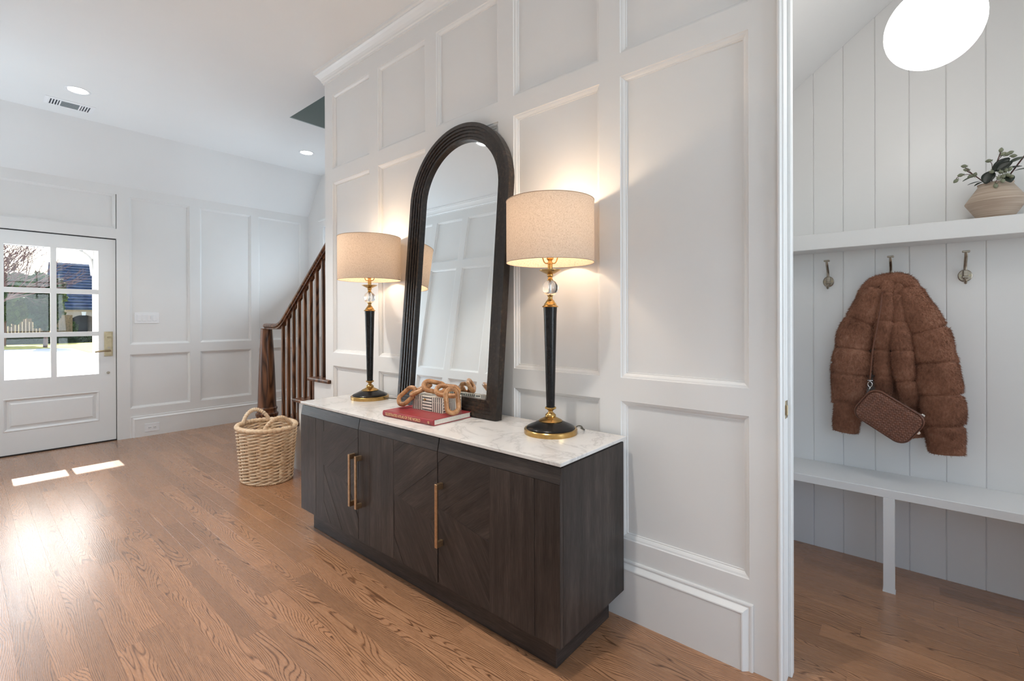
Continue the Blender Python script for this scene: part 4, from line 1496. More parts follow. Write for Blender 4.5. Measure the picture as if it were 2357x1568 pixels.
def coat_hook(x, zc, label):
    root = thing('coat_hook', (x, 3.034, zc), label, 'coat hook', 'coat hooks under the mudroom shelf')
    bm = bmesh.new()
    n = 28
    A_ = [bm.verts.new((0.025 * math.cos(2 * PI * i / n), 0, 0.028 * math.sin(2 * PI * i / n))) for i in range(n)]
    B_ = [bm.verts.new((0.025 * math.cos(2 * PI * i / n), -0.004, 0.028 * math.sin(2 * PI * i / n))) for i in range(n)]
    C_ = [bm.verts.new((0.022 * math.cos(2 * PI * i / n), -0.006, 0.025 * math.sin(2 * PI * i / n))) for i in range(n)]
    for P_, Q_ in ((A_, B_), (B_, C_)):
        for i in range(n): bm.faces.new((P_[i], P_[(i + 1) % n], Q_[(i + 1) % n], Q_[i]))
    bm.faces.new(C_)
    plate = mesh_obj('back_plate', bm, M['nickel'], root)
    for s in (-1, 1):
        bm = bmesh.new()
        tube(bm, [(s * 0.016, -0.004, 0), (s * 0.016, -0.0075, 0)], 0.0042, 10)
        mesh_obj('screw', bm, M['brass_door'], plate)
    bm = bmesh.new()
    bx(bm, -0.008, 0.008, -0.024, -0.004, -0.014, 0.026, 0.003)
    bx(bm, -0.011, 0.011, -0.026, -0.006, -0.012, -0.002, 0.002)
    mesh_obj('bracket', bm, M['nickel'], root)
    bm = bmesh.new()
    tube(bm, catmull([(0, -0.016, 0.016), (0, -0.022, 0.045), (0, -0.040, 0.066), (0, -0.058, 0.082), (0, -0.066, 0.098), (0, -0.067, 0.104)], 6), 0.0052, 10, flat=1.2)
    bx(bm, -0.013, 0.013, -0.076, -0.058, 0.101, 0.110, 0.002)
    mesh_obj('upper_prong', bm, M['nickel'], root, smooth=True, auto=40)
    bm = bmesh.new()
    tube(bm, catmull([(0, -0.016, -0.010), (0, -0.022, -0.028), (0, -0.036, -0.036), (0, -0.048, -0.028), (0, -0.051, -0.018)], 6), 0.0055, 10)
    mesh_obj('lower_prong', bm, M['nickel'], root, smooth=True, auto=40)
coat_hook(-0.349, 1.441, 'empty metal coat hook left of the hanging fur coat')
coat_hook(-0.087, 1.441, 'metal coat hook that carries the brown fur coat')
coat_hook(0.181, 1.441, 'empty metal coat hook right of the hanging fur coat')

gl = thing('globe_pendant', (0.0515, 2.15, 2.237), 'lit white glass globe pendant lamp hanging in the mudroom', 'pendant lamp')
bm = bmesh.new()
bmesh.ops.create_uvsphere(bm, u_segments=48, v_segments=32, radius=0.1336)
mesh_obj('globe', bm, emit_mat('opal_glass', (1.0, 0.97, 0.93), 4.2), gl, smooth=True)
bm = bmesh.new()
lathe(bm, [(0, 0.145), (0.032, 0.145), (0.034, 0.132), (0.034, 0.115), (0, 0.115)], 24)
lathe(bm, [(0.006, 0.14), (0.006, 0.70)], 12)
lathe(bm, [(0.0, 0.70), (0.055, 0.70), (0.055, 0.64), (0.008, 0.635), (0, 0.635)], 24)
mesh_obj('stem', bm, M['brass_door'], gl, smooth=True, auto=40)

# ================================================================== FUR COAT
coat = thing('fur_coat', (-0.085, 2.93, 1.455), 'short brown quilted faux fur coat hanging from the middle hook', 'coat')
CO = Vector(coat.location)
cr = random.Random(5)
def lobe(path, wid, dep, seams, seed, seg=24, n=26, cap_hem=True):
    """puffy quilted tube: wid, dep are half widths along the path; seams are positions 0..1"""
    P = catmull([Vector(p) - CO for p in path], n)
    m = len(P)
    V, F = [], []
    for i, p in enumerate(P):
        t_ = i / (m - 1)
        w_, d_ = interp(wid, t_), interp(dep, t_)
        pinch = 1.0
        for s in seams:
            q = abs(t_ - s) / 0.0085
            pinch -= 0.15 * math.exp(-q * q)
            pinch -= 0.035 * math.exp(-(q * 0.22) ** 2)
        if t_ < 0.05: pinch *= max(0.12, math.sqrt(max(0.0, 1 - (1 - t_ / 0.05) ** 2)))
        if t_ > 0.985: pinch *= 0.96
        a = P[max(i - 1, 0)]; b = P[min(i + 1, m - 1)]
        tg = (b - a).normalized()
        side = Vector((0, 1, 0)).cross(tg).normalized()
        front = Vector((0, -1, 0))
        for k in range(seg):
            an = 2 * PI * k / seg
            c, s_ = math.cos(an), math.sin(an)
            # superellipse section
            ex = 0.85
            cc = math.copysign(abs(c) ** ex, c); ss = math.copysign(abs(s_) ** ex, s_)
            q = p + side * (w_ * pinch * cc) + front * (d_ * pinch * ss)
            nz = noise.noise(Vector((q.x * 9 + seed, q.y * 9, q.z * 7))) * 0.010 + noise.noise(Vector((q.x * 30 + seed, q.y * 30, q.z * 22))) * 0.0035
            q += (side * cc + front * ss) * nz
            V.append(q)
    for i in range(m - 1):
        for k in range(seg):
            F.append((i * seg + k, i * seg + (k + 1) % seg, (i + 1) * seg + (k + 1) % seg, (i + 1) * seg + k))
    F.append(tuple(range(seg)))
    F.append(tuple(reversed(range((m - 1) * seg, m * seg))))
    SEAM[id(F)] = (seams, seg, m)
    return V, F
SEAM = {}
def add_fur(V, F, count, info, length=0.0105, width=0.0011):
    """short blades of pile rooted on the faces, lying mostly downwards"""
    quads = []
    seams, seg, m = info
    for k_, f in enumerate(F):
        if len(f) != 4: continue
        if any(abs((k_ // seg + 0.5) / (m - 1) - s) < 0.0065 for s in seams): continue
        a, b, c, d = (V[i] for i in f)
        n = (c - a).cross(d - b)
        ar = n.length
        if ar < 1e-9: continue
        quads.append((a, b, c, d, n / ar, ar))
    tot = sum(q[5] for q in quads)
    # orientation of the closed tube
    cen = sum((v for v in V), Vector()) / len(V)
    for a, b, c, d, n, ar in quads:
        k = count * ar / tot
        k = int(k) + (1 if cr.random() < k - int(k) else 0)
        for _ in range(k):
            u, v = cr.random(), cr.random()
            p = a * (1 - u) * (1 - v) + b * u * (1 - v) + c * u * v + d * (1 - u) * v
            dirv = n * cr.uniform(0.45, 0.9) + Vector((cr.uniform(-.45, .45), cr.uniform(-.3, .3), -0.55 + cr.uniform(-.4, .4)))
            dirv.normalize()
            sd = dirv.cross(Vector((cr.uniform(-1, 1), cr.uniform(-1, 1), cr.uniform(-1, 1))))
            if sd.length < 1e-6: continue
            sd.normalize()
            L = length * cr.uniform(0.5, 1.2)
            i0 = len(V)
            V.append(p - sd * width - n * 0.001); V.append(p + sd * width - n * 0.001); V.append(p + dirv * L)
            F.append((i0, i0 + 1, i0 + 2))
def fur_part(name, lobes, fur):
    VV, FF = [], []
    for (V, F), cnt in zip(lobes, fur):
        # make sure faces point outwards before growing fur
        s = 0.0
        info = SEAM[id(F)]
        for f in F[:-2]:
            a, b, c, d = (V[i] for i in f)
            s += (c - a).cross(d - b).dot((a + b + c + d) / 4)
        if s < 0: F = [tuple(reversed(f)) for f in F]
        V, F = list(V), list(F)
        add_fur(V, F, cnt, info)
        o_ = len(VV)
        VV += V
        FF += [tuple(i + o_ for i in f) for f in F]
    return data_obj(name, [tuple(v) for v in VV], FF, M['fur'], coat, smooth=True)
def xz(pts, y): return [(x, y[i] if isinstance(y, (list, tuple)) else y, z) for i, (x, z) in enumerate(pts)]
Ls = xz([(-0.128, 1.395), (-0.170, 1.290), (-0.222, 1.160), (-0.240, 1.021), (-0.252, 0.869), (-0.266, 0.667)], [2.955, 2.94, 2.93, 2.92, 2.925, 2.935])
fur_part('sleeve', [lobe(Ls, [0.045, 0.070, 0.080, 0.080, 0.068, 0.052], [0.045, 0.060, 0.066, 0.068, 0.060, 0.050], [0.30, 0.50, 0.68, 0.85], 1.0)], [15000])
Rs = xz([(-0.045, 1.395), (0.005, 1.280), (0.052, 1.160), (0.072, 1.039), (0.089, 0.904), (0.103, 0.769), (0.115, 0.625)], [2.955, 2.94, 2.93, 2.92, 2.915, 2.92, 2.935])
fur_part('sleeve', [lobe(Rs, [0.050, 0.075, 0.082, 0.082, 0.078, 0.074, 0.066], [0.045, 0.062, 0.068, 0.070, 0.066, 0.062, 0.054], [0.30, 0.50, 0.68, 0.85], 4.0)], [17500])
cl = xz([(-0.090, 1.440), (-0.100, 1.352), (-0.109, 1.231), (-0.115, 1.103), (-0.119, 0.990), (-0.108, 0.870)], [2.955, 2.93, 2.915, 2.905, 2.905, 2.925])
crp = xz([(-0.074, 1.440), (-0.062, 1.351), (-0.053, 1.231), (-0.042, 1.105), (-0.034, 0.990), (-0.020, 0.900), (-0.010, 0.830)], [2.955, 2.93, 2.912, 2.90, 2.90, 2.91, 2.93])
lback = xz([(-0.175, 1.385), (-0.225, 1.230), (-0.272, 1.060), (-0.290, 0.930), (-0.290, 0.800)], 2.985)
rback = xz([(-0.005, 1.385), (0.052, 1.230), (0.100, 1.070), (0.112, 0.980), (0.122, 0.880)], 2.985)
tail = xz([(-0.085, 1.05), (-0.062, 0.93), (-0.030, 0.80), (-0.004, 0.715), (0.008, 0.672)], 2.965)
fur_part('body', [lobe(cl, [0.030, 0.036, 0.038, 0.040, 0.038, 0.030], [0.035, 0.042, 0.045, 0.045, 0.042, 0.03], [0.17, 0.40, 0.62, 0.84], 8.0),
                  lobe(crp, [0.030, 0.038, 0.044, 0.048, 0.048, 0.040, 0.030], [0.035, 0.042, 0.046, 0.047, 0.044, 0.036, 0.03], [0.15, 0.34, 0.52, 0.74], 11.0),
                  lobe(lback, [0.040, 0.048, 0.050, 0.048, 0.040], [0.03, 0.036, 0.038, 0.036, 0.03], [0.3, 0.6], 14.0),
                  lobe(rback, [0.040, 0.048, 0.050, 0.046, 0.036], [0.03, 0.036, 0.038, 0.036, 0.03], [0.3, 0.6], 17.0),
                  lobe(tail, [0.06, 0.075, 0.080, 0.062, 0.035], [0.02, 0.026, 0.026, 0.022, 0.016], [0.4], 19.0)],
         [5500, 6500, 4500, 4500, 3000])
col = [(-0.222, 2.995, 1.270), (-0.196, 2.985, 1.345), (-0.172, 2.974, 1.388), (-0.133, 2.968, 1.419), (-0.082, 2.965, 1.431), (-0.035, 2.968, 1.417), (-0.002, 2.974, 1.376), (0.018, 2.984, 1.320), (0.044, 2.995, 1.240)]
fur_part('collar', [lobe(col, [0.028, 0.034, 0.037, 0.037, 0.036, 0.037, 0.037, 0.034, 0.028], [0.028, 0.038, 0.046, 0.050, 0.050, 0.050, 0.046, 0.038, 0.028], [], 21.0)], [5500])
bm = bmesh.new()
tube(bm, [(0.015 - CO.x, 2.938 - CO.y, 0.703 - CO.z), (0.015 - CO.x, 2.934 - CO.y, 0.703 - CO.z)], 0.0085, 16)
tube(bm, [(0.015 - CO.x, 2.9345 - CO.y, 0.703 - CO.z), (0.015 - CO.x, 2.930 - CO.y, 0.703 - CO.z)], 0.0045, 12)
mesh_obj('snap', bm, M['silver'], coat)

# ================================================================== WOVEN LEATHER BAG
bag = thing('leather_bag', (-0.092, 2.815, 0.787), 'small brown woven leather crossbody bag hanging over the fur coat', 'handbag')
bag.rotation_euler = (0, math.radians(33.5), 0)
BL, BHh, BT, RC = 0.118, 0.079, 0.030, 0.044      # half length, half height, half depth, corner radius
def rrect(u, hl, hh, rc):
    """point on a rounded rectangle, u in 0..1"""
    sx, sy = 2 * (hl - rc), 2 * (hh - rc)
    arc = PI * rc / 2
    per = 2 * sx + 2 * sy + 4 * arc
    s = (u % 1.0) * per
    segs = [('l', (-(hl - rc), -hh), (1, 0), sx), ('a', (hl - rc, -(hh - rc)), -PI / 2, arc), ('l', (hl, -(hh - rc)), (0, 1), sy), ('a', (hl - rc, hh - rc), 0, arc),
            ('l', (hl - rc, hh), (-1, 0), sx), ('a', (-(hl - rc), hh - rc), PI / 2, arc), ('l', (-hl, hh - rc), (0, -1), sy), ('a', (-(hl - rc), -(hh - rc)), PI, arc)]
    for kd, c, d, L in segs:
        if s <= L + 1e-9:
            if kd == 'l': return (c[0] + d[0] * s, c[1] + d[1] * s)
            an = d + s / rc
            return (c[0] + rc * math.cos(an), c[1] + rc * math.sin(an))
        s -= L
    return (-(hl - rc), -hh)
NU = 150
prof = [(0.0, BT), (0.30, BT - 0.001), (0.6, BT - 0.002), (0.82, BT - 0.005), (0.93, BT - 0.010), (0.985, BT - 0.017), (1.0, 0.0), (0.985, -BT + 0.017), (0.9, -BT + 0.005), (0.0, -BT)]
bm = bmesh.new()
rings = []
for k, y_ in prof:
    if k == 0.0:
        rings.append(None); continue
    rings.append([bm.verts.new((x * (1 - (1 - k)), -y_, z * k)) for x, z in (rrect(i / NU, BL, BHh, RC) for i in range(NU))])
body_rings = [r for r in rings if r]
for A_, B_ in zip(body_rings, body_rings[1:]):
    for i in range(NU): bm.faces.new((A_[i], A_[(i + 1) % NU], B_[(i + 1) % NU], B_[i]))
bm.faces.new(body_rings[0]); bm.faces.new(body_rings[-1])
body = mesh_obj('bag_body', bm, M['leather'], bag, smooth=True, auto=60)
# woven front: a raised grid of small bands, over and under
wv_v, wv_f = [], []
GX, GZ = 132, 88
def inside(x, z, hl, hh, rc):
    qx, qz = abs(x) - (hl - rc), abs(z) - (hh - rc)
    return math.hypot(max(qx, 0), max(qz, 0)) <= rc if (qx > 0 or qz > 0) else True
idx = {}
def wv(i, j_):
    if (i, j_) in idx: return idx[(i, j_)]
    x = -BL * 0.95 + 2 * BL * 0.95 * i / GX
    z = -BHh * 0.95 + 2 * BHh * 0.95 * j_ / GZ
    u_, v_ = (x + z) / 0.0115, (x - z) / 0.0115
    h = math.sin(PI * u_) ** 2 * 0.5 + math.sin(PI * v_) ** 2 * 0.5
    ck = 1 if (math.floor(u_) + math.floor(v_)) % 2 else 0
    d = max(abs(x) / BL, abs(z) / BHh)
    wv_v.append((x, -BT - 0.0004 - 0.0048 * h * (0.55 + 0.45 * ck) + 0.006 * max(0, d - 0.72) / 0.28, z))
    idx[(i, j_)] = len(wv_v) - 1
    return idx[(i, j_)]
for i in range(GX):
    for j_ in range(GZ):
        x = -BL * 0.95 + 2 * BL * 0.95 * (i + .5) / GX
        z = -BHh * 0.95 + 2 * BHh * 0.95 * (j_ + .5) / GZ
        if inside(x, z, BL * 0.95, BHh * 0.95, RC * 0.95):
            wv_f.append((wv(i, j_), wv(i + 1, j_), wv(i + 1, j_ + 1), wv(i, j_ + 1)))
wo_ = data_obj('woven_front', wv_v, wv_f, M['leather'], body, smooth=True)
for y_, k in ((-BT + 0.013, 1.0), (BT - 0.013, 1.0), (0.0, 1.012)):
    bm = bmesh.new()
    tube(bm, [(x * k, y_, z * k) for x, z in (rrect(i / 100, BL, BHh, RC) for i in range(100))], 0.0026, 6, closed=True)
    mesh_obj('piping', bm, M['leather'], body, smooth=True)
bm = bmesh.new()
tube(bm, [(-0.055, 0.0, BHh + 0.003), (0.10, 0.0, BHh + 0.003)], 0.0022, 6)
bx(bm, 0.085, 0.098, -0.003, 0.003, BHh + 0.002, BHh + 0.010, 0.001)
mesh_obj('zip', bm, M['silver'], body)
# strap and clasps, in world positions relative to the rotated bag
BI = (Matrix.Translation(bag.location) @ Matrix.Rotation(math.radians(33.5), 4, 'Y')).inverted()
def W(p): return BI @ Vector(p)
bm = bmesh.new()
tube(bm, catmull([W(p) for p in ((-0.092, 2.985, 1.468), (-0.108, 2.955, 1.430), (-0.113, 2.915, 1.385), (-0.118, 2.868, 1.345), (-0.124, 2.850, 1.281), (-0.138, 2.842, 1.182), (-0.150, 2.838, 1.103), (-0.158, 2.834, 0.996), (-0.161, 2.832, 0.950))], 6), 0.0078, 8, flat=0.28)
mesh_obj('strap', bm, M['leather'], bag, smooth=True)
def clasp(c, s=1.0):
    c = Vector(c)
    bm = bmesh.new()
    ring = [W(c + Vector((0.0085 * s * math.cos(a), 0, 0.013 * s * math.sin(a)))) for a in [2 * PI * i / 18 for i in range(18)]]
    tube(bm, ring, 0.0019, 6, closed=True)
    tube(bm, [W(c + Vector((-0.010, 0, 0.019 * s))), W(c + Vector((0.010, 0, 0.019 * s)))], 0.0018, 6)
    tube(bm, [W(c + Vector((0, 0, 0.012 * s))), W(c + Vector((0, 0, 0.020 * s)))], 0.0022, 6)
    tube(bm, [W(c + Vector((0, 0, -0.013 * s))), W(c + Vector((-0.003, 0.0, -0.030 * s)))], 0.002, 6)
    mesh_obj('clasp', bm, M['silver'], bag, smooth=True)
clasp((-0.160, 2.826, 0.928))
clasp((0.022, 2.820, 0.783), 0.7)

# ================================================================== VASE AND BRANCHES
vs = thing('clay_vase', (0.2715, 2.935, 1.676), 'sand coloured ribbed clay vase with angular belly on the mudroom shelf', 'vase')
bm = bmesh.new()
lathe(bm, [(0, 0.002), (0.050, 0.0), (0.062, 0.012), (0.0955, 0.068), (0.0985, 0.074), (0.0955, 0.080), (0.060, 0.138), (0.055, 0.147), (0.058, 0.153), (0.0575, 0.155), (0.0535, 0.150), (0.049, 0.142), (0.055, 0.13), (0.088, 0.078), (0.05, 0.012), (0, 0.010)], 56)
mesh_obj('vase_body', bm, M['vase'], vs, smooth=True, auto=35)
pl = thing('berry_branches', (0.2715, 2.935, 1.82), 'dark leafed branches with green berries standing in the clay vase', 'plant')
PO = Vector(pl.location)
def stem(pts, r=0.0022):
    bm = bmesh.new()
    tube(bm, catmull([Vector(p) - PO for p in pts], 5), r, 6)
    mesh_obj('stem', bm, M['stem'], pl, smooth=True)
def bud(p, d, L=0.0200):
    p, d = Vector(p) - PO, Vector(d).normalized()
    q = d.to_track_quat('Z', 'Y').to_matrix().to_4x4()
    bm = bmesh.new()
    lathe(bm, [(0, -L * .52), (L * .18, -L * .48), (L * .34, -L * .25), (L * .40, 0.0), (L * .33, L * .22), (L * .17, L * .43), (0, L * .56)], 12)
    for k in range(4):
        a = 2 * PI * k / 4
        t0 = bm.verts.new((0, 0, -L * .45)); t1 = bm.verts.new((L * .45 * math.cos(a - .3), L * .45 * math.sin(a - .3), -L * .62)); t2 = bm.verts.new((L * .45 * math.cos(a + .3), L * .45 * math.sin(a + .3), -L * .62))
        bm.faces.new((t0, t1, t2))
    bmesh.ops.transform(bm, matrix=Matrix.Translation(p) @ q, verts=bm.verts)
    mesh_obj('bud', bm, M['bud'], pl, smooth=True)
def leaf(p, d, up, L, Wd, mat='leaf'):
    p, d, up = Vector(p) - PO, Vector(d).normalized(), Vector(up)
    s = d.cross(up).normalized(); n = s.cross(d).normalized()
    bm = bmesh.new()
    NL = 9
    rows = []
    for i in range(NL):
        t_ = i / (NL - 1)
        wd = Wd * (math.sin(PI * min(1, t_ * 0.94 + 0.03)) ** 0.75) * 0.5
        c = p + d * (L * t_) - n * (0.12 * L * t_ * t_)
        rows.append([bm.verts.new(c + s * (wd * f) + n * (abs(f) * wd * 0.28)) for f in (-1, -0.5, 0, 0.5, 1)])
    for A_, B_ in zip(rows, rows[1:]):
        for i in range(4): bm.faces.new((A_[i], A_[i + 1], B_[i + 1], B_[i]))
    o = mesh_obj('leaf', bm, M[mat], pl, smooth=True)
    so = o.modifiers.new('thickness', 'SOLIDIFY'); so.thickness = 0.0006
Yp = 2.885
b0 = (0.262, 2.93, 1.80)
stem([b0, (0.230, 2.90, 1.84), (0.203, Yp, 1.868), (0.177, Yp, 1.895)], 0.0020)
stem([(0.203, Yp, 1.868), (0.180, Yp, 1.878), (0.150, Yp, 1.872), (0.142, Yp, 1.858)], 0.0013)
stem([(0.203, Yp, 1.868), (0.185, Yp - .005, 1.892), (0.168, Yp - .01, 1.914)], 0.0013)
stem([b0, (0.258, 2.90, 1.86), (0.268, Yp, 1.900), (0.284, Yp, 1.958)], 0.0020)
stem([(0.268, Yp, 1.900), (0.285, Yp, 1.935), (0.311, Yp, 1.944)], 0.0013)
stem([(0.258, 2.90, 1.87), (0.256, Yp, 1.908), (0.246, Yp, 1.922)], 0.0012)
stem([(0.28, 2.93, 1.80), (0.318, 2.91, 1.865), (0.350, 2.89, 1.918), (0.39, 2.88, 1.98)], 0.0030)
stem([(0.28, 2.93, 1.81), (0.29, 2.90, 1.85), (0.285, 2.875, 1.845), (0.268, 2.865, 1.83), (0.265, 2.865, 1.815)], 0.0013)
for p, d in (((0.143, Yp, 1.856), (-.6, 0, -.6)), ((0.158, Yp, 1.879), (-1, 0, -.1)), ((0.169, Yp - .01, 1.914), (-.9, 0, .2)), ((0.177, Yp, 1.899), (-.9, 0, .2)), ((0.190, Yp, 1.868), (-.9, 0, -.3)), ((0.204, Yp, 1.872), (.3, -.3, .8)),
             ((0.246, Yp, 1.923), (-1, 0, 0)), ((0.284, Yp, 1.961), (.1, 0, 1)), ((0.290, Yp, 1.943), (.7, 0, .5)), ((0.312, Yp, 1.944), (.9, 0, .35)), ((0.321, Yp, 1.928), (.9, 0, -.1)), ((0.303, Yp, 1.940), (.5, 0, .3)),
             ((0.254, 2.865, 1.869), (0, -.8, -.5)), ((0.281, 2.86, 1.862), (.2, -.8, -.4)), ((0.287, 2.855, 1.842), (.1, -.7, -.7)), ((0.302, 2.86, 1.845), (.4, -.7, -.4)), ((0.286, 2.858, 1.824), (0, -.4, -1)), ((0.265, 2.862, 1.808), (-.1, -.2, -1)),
             ((0.312, 2.865, 1.838), (.5, -.6, -.4)), ((0.296, 2.868, 1.868), (.2, -.6, .5)), ((0.275, 2.862, 1.838), (0, -.6, -.7)), ((0.308, 2.868, 1.872), (.5, -.4, .6))):
    bud(p, d)
leaf((0.258, 2.885, 1.874), (0.65, -0.25, 0.62), (0.2, -0.9, 0.3), 0.068, 0.040)
leaf((0.268, 2.875, 1.872), (0.75, -0.2, 0.50), (0.1, -0.9, 0.4), 0.056, 0.034, 'leaf')
leaf((0.256, 2.885, 1.878), (-0.35, -0.25, -0.85), (-0.3, -0.9, 0.2), 0.058, 0.046)
leaf((0.222, 2.895, 1.842), (-0.95, -0.1, -0.12), (0, -0.3, 1), 0.042, 0.016)
leaf((0.228, 2.895, 1.838), (-0.80, -0.2, -0.35), (0, -0.5, 1), 0.030, 0.014)
leaf((0.285, 2.885, 1.872), (0.95, -0.1, 0.22), (0, -0.5, 1), 0.060, 0.030)
leaf((0.352, 2.89, 1.918), (-0.95, -0.1, -0.28), (0, -0.6, 0.8), 0.050, 0.026, 'leafback')
leaf((0.325, 2.90, 1.868), (0.95, -0.1, 0.12), (0, -0.4, 1), 0.060, 0.020, 'leafback')
leaf((0.20, 2.885, 1.866), (-0.80, -0.2, -0.30), (0, -0.5, 1), 0.040, 0.014, 'leafback')
leaf((0.300, 2.872, 1.850), (0.25, -0.4, -0.85), (0.2, -0.9, -0.2), 0.040, 0.034)

# ================================================================== OUTSIDE THE FRONT DOOR
M['concrete'] = plain('pale_concrete', (0.62, 0.60, 0.56), 0.9, nscale=1.2, namt=0.08)
M['grass'] = plain('dry_grass', (0.46, 0.40, 0.09), 0.95, nscale=6, namt=0.3)
M['hedge'] = plain('hedge_green', (0.022, 0.045, 0.014), 0.8, nscale=8, namt=0.5)
M['tree'] = plain('tree_green', (0.055, 0.095, 0.02), 0.8, nscale=1.5, namt=0.6)
M['twig'] = plain('bare_twigs', (0.16, 0.10, 0.095), 0.9)
M['slate'] = plain('slate_roof', (0.045, 0.068, 0.115), 0.95, nscale=3, namt=0.35, spec=0.05)
M['stucco'] = plain('beige_stucco', (0.42, 0.35, 0.28), 0.9, nscale=5, namt=0.08)
M['dark'] = plain('dark_opening', (0.015, 0.017, 0.02), 0.6)
M['porchblue'] = plain('porch_beam_paint', (0.13, 0.17, 0.21), 0.6)
M['fencewood'] = plain('fence_wood', (0.24, 0.16, 0.09), 0.9, nscale=12, namt=0.3)
drive = struct(box_obj('ground_driveway', (-75, -6.46, -30, 40, -0.5, -0.2), M['concrete']))
lawn = bmesh.new()
prism(lawn, [(-46, -20), (-46, 30), (-27, 30), (-24, 4.3), (-28, 3.65), (-33, 3.7), (-38, -20)], -0.2, -0.185, 'z')
tag(mesh_obj('lawn', lawn, M['grass']), kind='structure')
lw = bmesh.new()
prism(lw, [(-19.5, 2.95), (-15.0, 2.2), (-12.0, 6), (-19.0, 8)], -0.2, -0.185, 'z')
struct(mesh_obj('lawn_strip', lw, M['grass']))
po = thing('porch', (-7.8, 0.6, -0.2), 'front porch with blue grey beam and slim post seen through the door glass', 'porch')
def relo(bm, o): return relm(bm, o)
bm = bmesh.new(); bx(bm, -8.15, -6.46, -1.4, 2.6, -0.2, -0.04); mesh_obj('porch_floor', relo(bm, po), M['concrete'], po)
bm = bmesh.new(); bx(bm, -7.90, -7.70, -1.4, 2.6, 2.11, 2.42); mesh_obj('beam', relo(bm, po), M['porchblue'], po)
bm = bmesh.new(); bx(bm, -7.94, -6.44, -1.5, 2.7, 2.42, 2.54); mesh_obj('porch_roof', relo(bm, po), M['porchblue'], po)
for y_ in (1.11, -1.2):
    bm = bmesh.new()
    bx(bm, -7.85, -7.75, y_ - 0.035, y_ + 0.035, -0.04, 2.11, 0.006)
    tube(bm, catmull([(-7.80, y_ - 0.03, 1.80), (-7.80, y_ - 0.06, 2.00), (-7.80, y_ - 0.17, 2.10)], 6), 0.025, 8)
    mesh_obj('post', relo(bm, po), M['trim'], po)

hs = thing('neighbour_house', (-50, 8.0, -0.2), 'neighbouring house with blue slate roof and arched stucco porch across the street', 'house')
bm = bmesh.new()
n = 18
AY_, AZ_, AR = 6.35, 0.95, 0.85
arch_pts = [(4.95, -0.2), (AY_ - AR, -0.2), (AY_ - AR, AZ_)] + [(AY_ - AR * math.cos(PI * i / n), AZ_ + AR * 0.78 * math.sin(PI * i / n)) for i in range(1, n)] + [(AY_ + AR, AZ_), (AY_ + AR, -0.2), (16, -0.2), (16, 2.1), (4.95, 2.1)]
prism(bm, arch_pts, -50.3, -50.0, 'x')
mesh_obj('porch_wall', relo(bm, hs), M['stucco'], hs)
bm = bmesh.new(); bx(bm, -53.0, -52.6, 4.95, 16, -0.2, 2.1); mesh_obj('house_wall', relo(bm, hs), M['stucco'], hs)
bm = bmesh.new(); bx(bm, -52.6, -52.5, 5.9, 6.9, -0.2, 1.6); mesh_obj('entry_door', relo(bm, hs), M['dark'], hs)
bm = bmesh.new()
prism(bm, [(-49.7, 2.02), (-49.7, 2.12), (-55.5, 6.1), (-60, 2.1)], 4.85, 16.4, 'y')
roof = mesh_obj('roof', relo(bm, hs), M['slate'], hs)
for i in range(16):           # courses of slates
    t0, t1 = i / 16, (i + 1) / 16
    x0, z0 = -49.68 - 5.8 * t0, 2.14 + 3.98 * t0
    x1, z1 = -49.68 - 5.8 * t1 - 0.1, 2.14 + 3.98 * t1 + 0.02
    bm = bmesh.new()
    prism(bm, [(x0, z0 - 0.02), (x0, z0 + 0.05), (x1, z1 + 0.0), (x1, z1 - 0.05)], 4.85, 16.4, 'y')
    mesh_obj('slate_course', relo(bm, hs), M['slate'], roof)
bm = bmesh.new(); prism(bm, [(AY_ - 0.10, 1.58), (AY_ + 0.10, 1.58), (AY_ + 0.14, 1.86), (AY_ - 0.14, 1.86)], -49.99, -49.93, 'x'); mesh_obj('keystone', relo(bm, hs), M['trim'], hs)
bm = bmesh.new(); bx(bm, -50.0, -49.9, 4.95, 16, 1.93, 2.06); mesh_obj('cornice', relo(bm, hs), M['stucco'], hs)

def foliage(name, parent, c, rad, nleaf, size, mat, sd, box=False):
    r_ = random.Random(sd)
    V, F = [], []
    for _ in range(nleaf):
        if box:
            p = Vector((r_.uniform(-1, 1), r_.uniform(-1, 1), r_.uniform(-1, 1)))
            ax_ = r_.randrange(3)
            p[ax_] = math.copysign(r_.uniform(0.85, 1.0), p[ax_])
        else:
            p = Vector((r_.gauss(0, 1), r_.gauss(0, 1), r_.gauss(0, 1))).normalized() * (r_.uniform(0.35, 1.0) ** 0.5)
            p *= 0.8 + 0.3 * noise.noise(p * 2.2 + Vector((sd, 0, 0)))
        p = Vector((p.x * rad[0], p.y * rad[1], p.z * rad[2])) + Vector(c)
        a = Vector((r_.gauss(0, 1), r_.gauss(0, 1), r_.gauss(0, 1))).normalized() * size
        b = a.cross(Vector((r_.gauss(0, 1), r_.gauss(0, 1), r_.gauss(0, 1)))).normalized() * size * 0.6
        i0 = len(V)
        V += [tuple(p - a), tuple(p + b), tuple(p + a), tuple(p - b)]
        F.append((i0, i0 + 1, i0 + 2, i0 + 3))
    return data_obj(name, V, F, mat, parent)
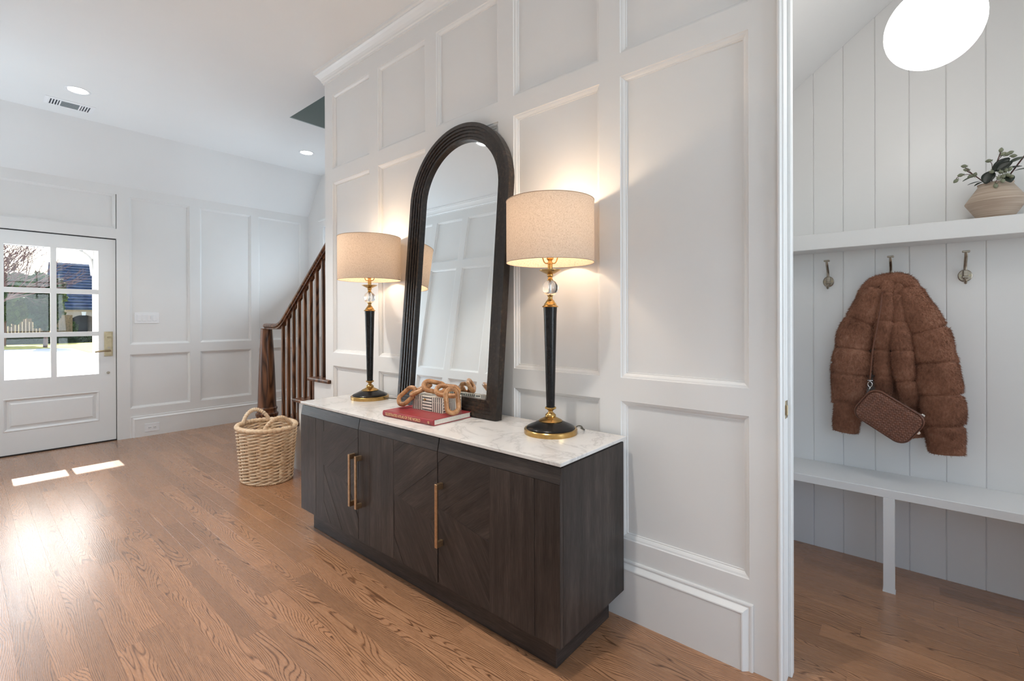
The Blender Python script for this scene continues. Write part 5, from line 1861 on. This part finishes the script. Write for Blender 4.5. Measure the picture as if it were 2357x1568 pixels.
def leafy_tree(x, y_, h, rad, label, sd, nleaf=2600, mat='tree'):
    t_ = thing('leafy_tree', (x, y_, -0.2), label, 'tree', 'green trees beyond the driveway')
    bm = bmesh.new()
    tube(bm, [(0, 0, 0), (0.1, 0.05, h * 0.4), (0.0, 0.1, h * 0.75)], [0.09, 0.07, 0.03], 8)
    for k in range(5):
        a = k * 1.3
        tube(bm, [(0.05, 0.05, h * 0.42), (rad * 0.5 * math.cos(a), rad * 0.5 * math.sin(a), h * 0.8)], [0.08, 0.03], 6)
    mesh_obj('trunk', bm, M['twig'], t_)
    foliage('crown', t_, (0, 0, h * 0.62), (rad, rad, h * 0.42), nleaf, 0.20, M[mat], sd)
leafy_tree(-38.2, 1.55, 4.3, 1.5, 'yellow green leafy tree behind the brown fence', 31)
leafy_tree(-34.2, 2.85, 3.6, 0.7, 'darker leafy tree at the middle of the door glass', 33, mat='hedge')
leafy_tree(-43.2, 3.5, 4.6, 1.4, 'broad leafy tree behind the fence next to the neighbouring house', 35)
sh = thing('round_shrub', (-48.4, 5.35, -0.2), 'round clipped shrub beside the arch of the neighbouring house', 'shrub')
foliage('shrub_leaves', sh, (0, 0, 0.75), (0.55, 0.55, 0.85), 1500, 0.09, M['tree'], 41)
sh = thing('round_shrub', (-48.4, 7.25, -0.2), 'round clipped shrub on the far side of the arch', 'shrub')
foliage('shrub_leaves', sh, (0, 0, 0.7), (0.5, 0.5, 0.85), 1200, 0.09, M['tree'], 43)
hg = thing('hedge_row', (-40, 3.5, -0.2), 'low clipped dark green hedge along the far edge of the driveway', 'hedge')
foliage('hedge_leaves', hg, (0, 0, 0.21), (0.5, 7.5, 0.20), 9000, 0.10, M['hedge'], 51, box=True)
bm = bmesh.new(); bx(bm, -0.42, 0.42, -7.4, 7.4, 0, 0.34); mesh_obj('hedge_core', bm, M['hedge'], hg)
fn = thing('wooden_fence', (-41.2, 4.2, -0.2), 'brown board fence standing in front of the trees', 'fence')
for i in range(34):
    box_obj('fence_board', (-0.02, 0.02, -4.6 + 0.15 * i, -4.6 + 0.15 * i + 0.14, 0, 1.75), M['fencewood'], fn)
bt = thing('bare_tree', (-17.2, -0.35, -0.2), 'leafless tree with many thin purplish twigs near the porch', 'tree')
tr_ = random.Random(12)
bm = bmesh.new()
def grow(p, d, L, r, lev):
    q = p + d * L
    tube(bm, [p, (p + q) / 2 + Vector((tr_.uniform(-.05, .05), tr_.uniform(-.05, .05), 0)) * L, q], [r, r * 0.85, r * 0.7], 5 if lev < 2 else 4, caps=False)
    if lev >= 7: return
    for _ in range(3 if lev in (0, 1, 2) else 2):
        nd = (d + Vector((tr_.gauss(0, .38), tr_.gauss(0, .38), tr_.gauss(0.10, .25)))).normalized()
        grow(q, nd, (min(L, 0.95)) * tr_.uniform(0.62, 0.82), r * 0.66, lev + 1)
for k in range(8):
    a = k * 0.79 + 0.4
    grow(Vector((0.08 * math.cos(a), 0.08 * math.sin(a), 0)), Vector((0.22 * math.cos(a), 0.18 * math.sin(a) + 0.22, 1)).normalized(), 1.55, 0.04, 0)
mesh_obj('branches', bm, M['twig'], bt)
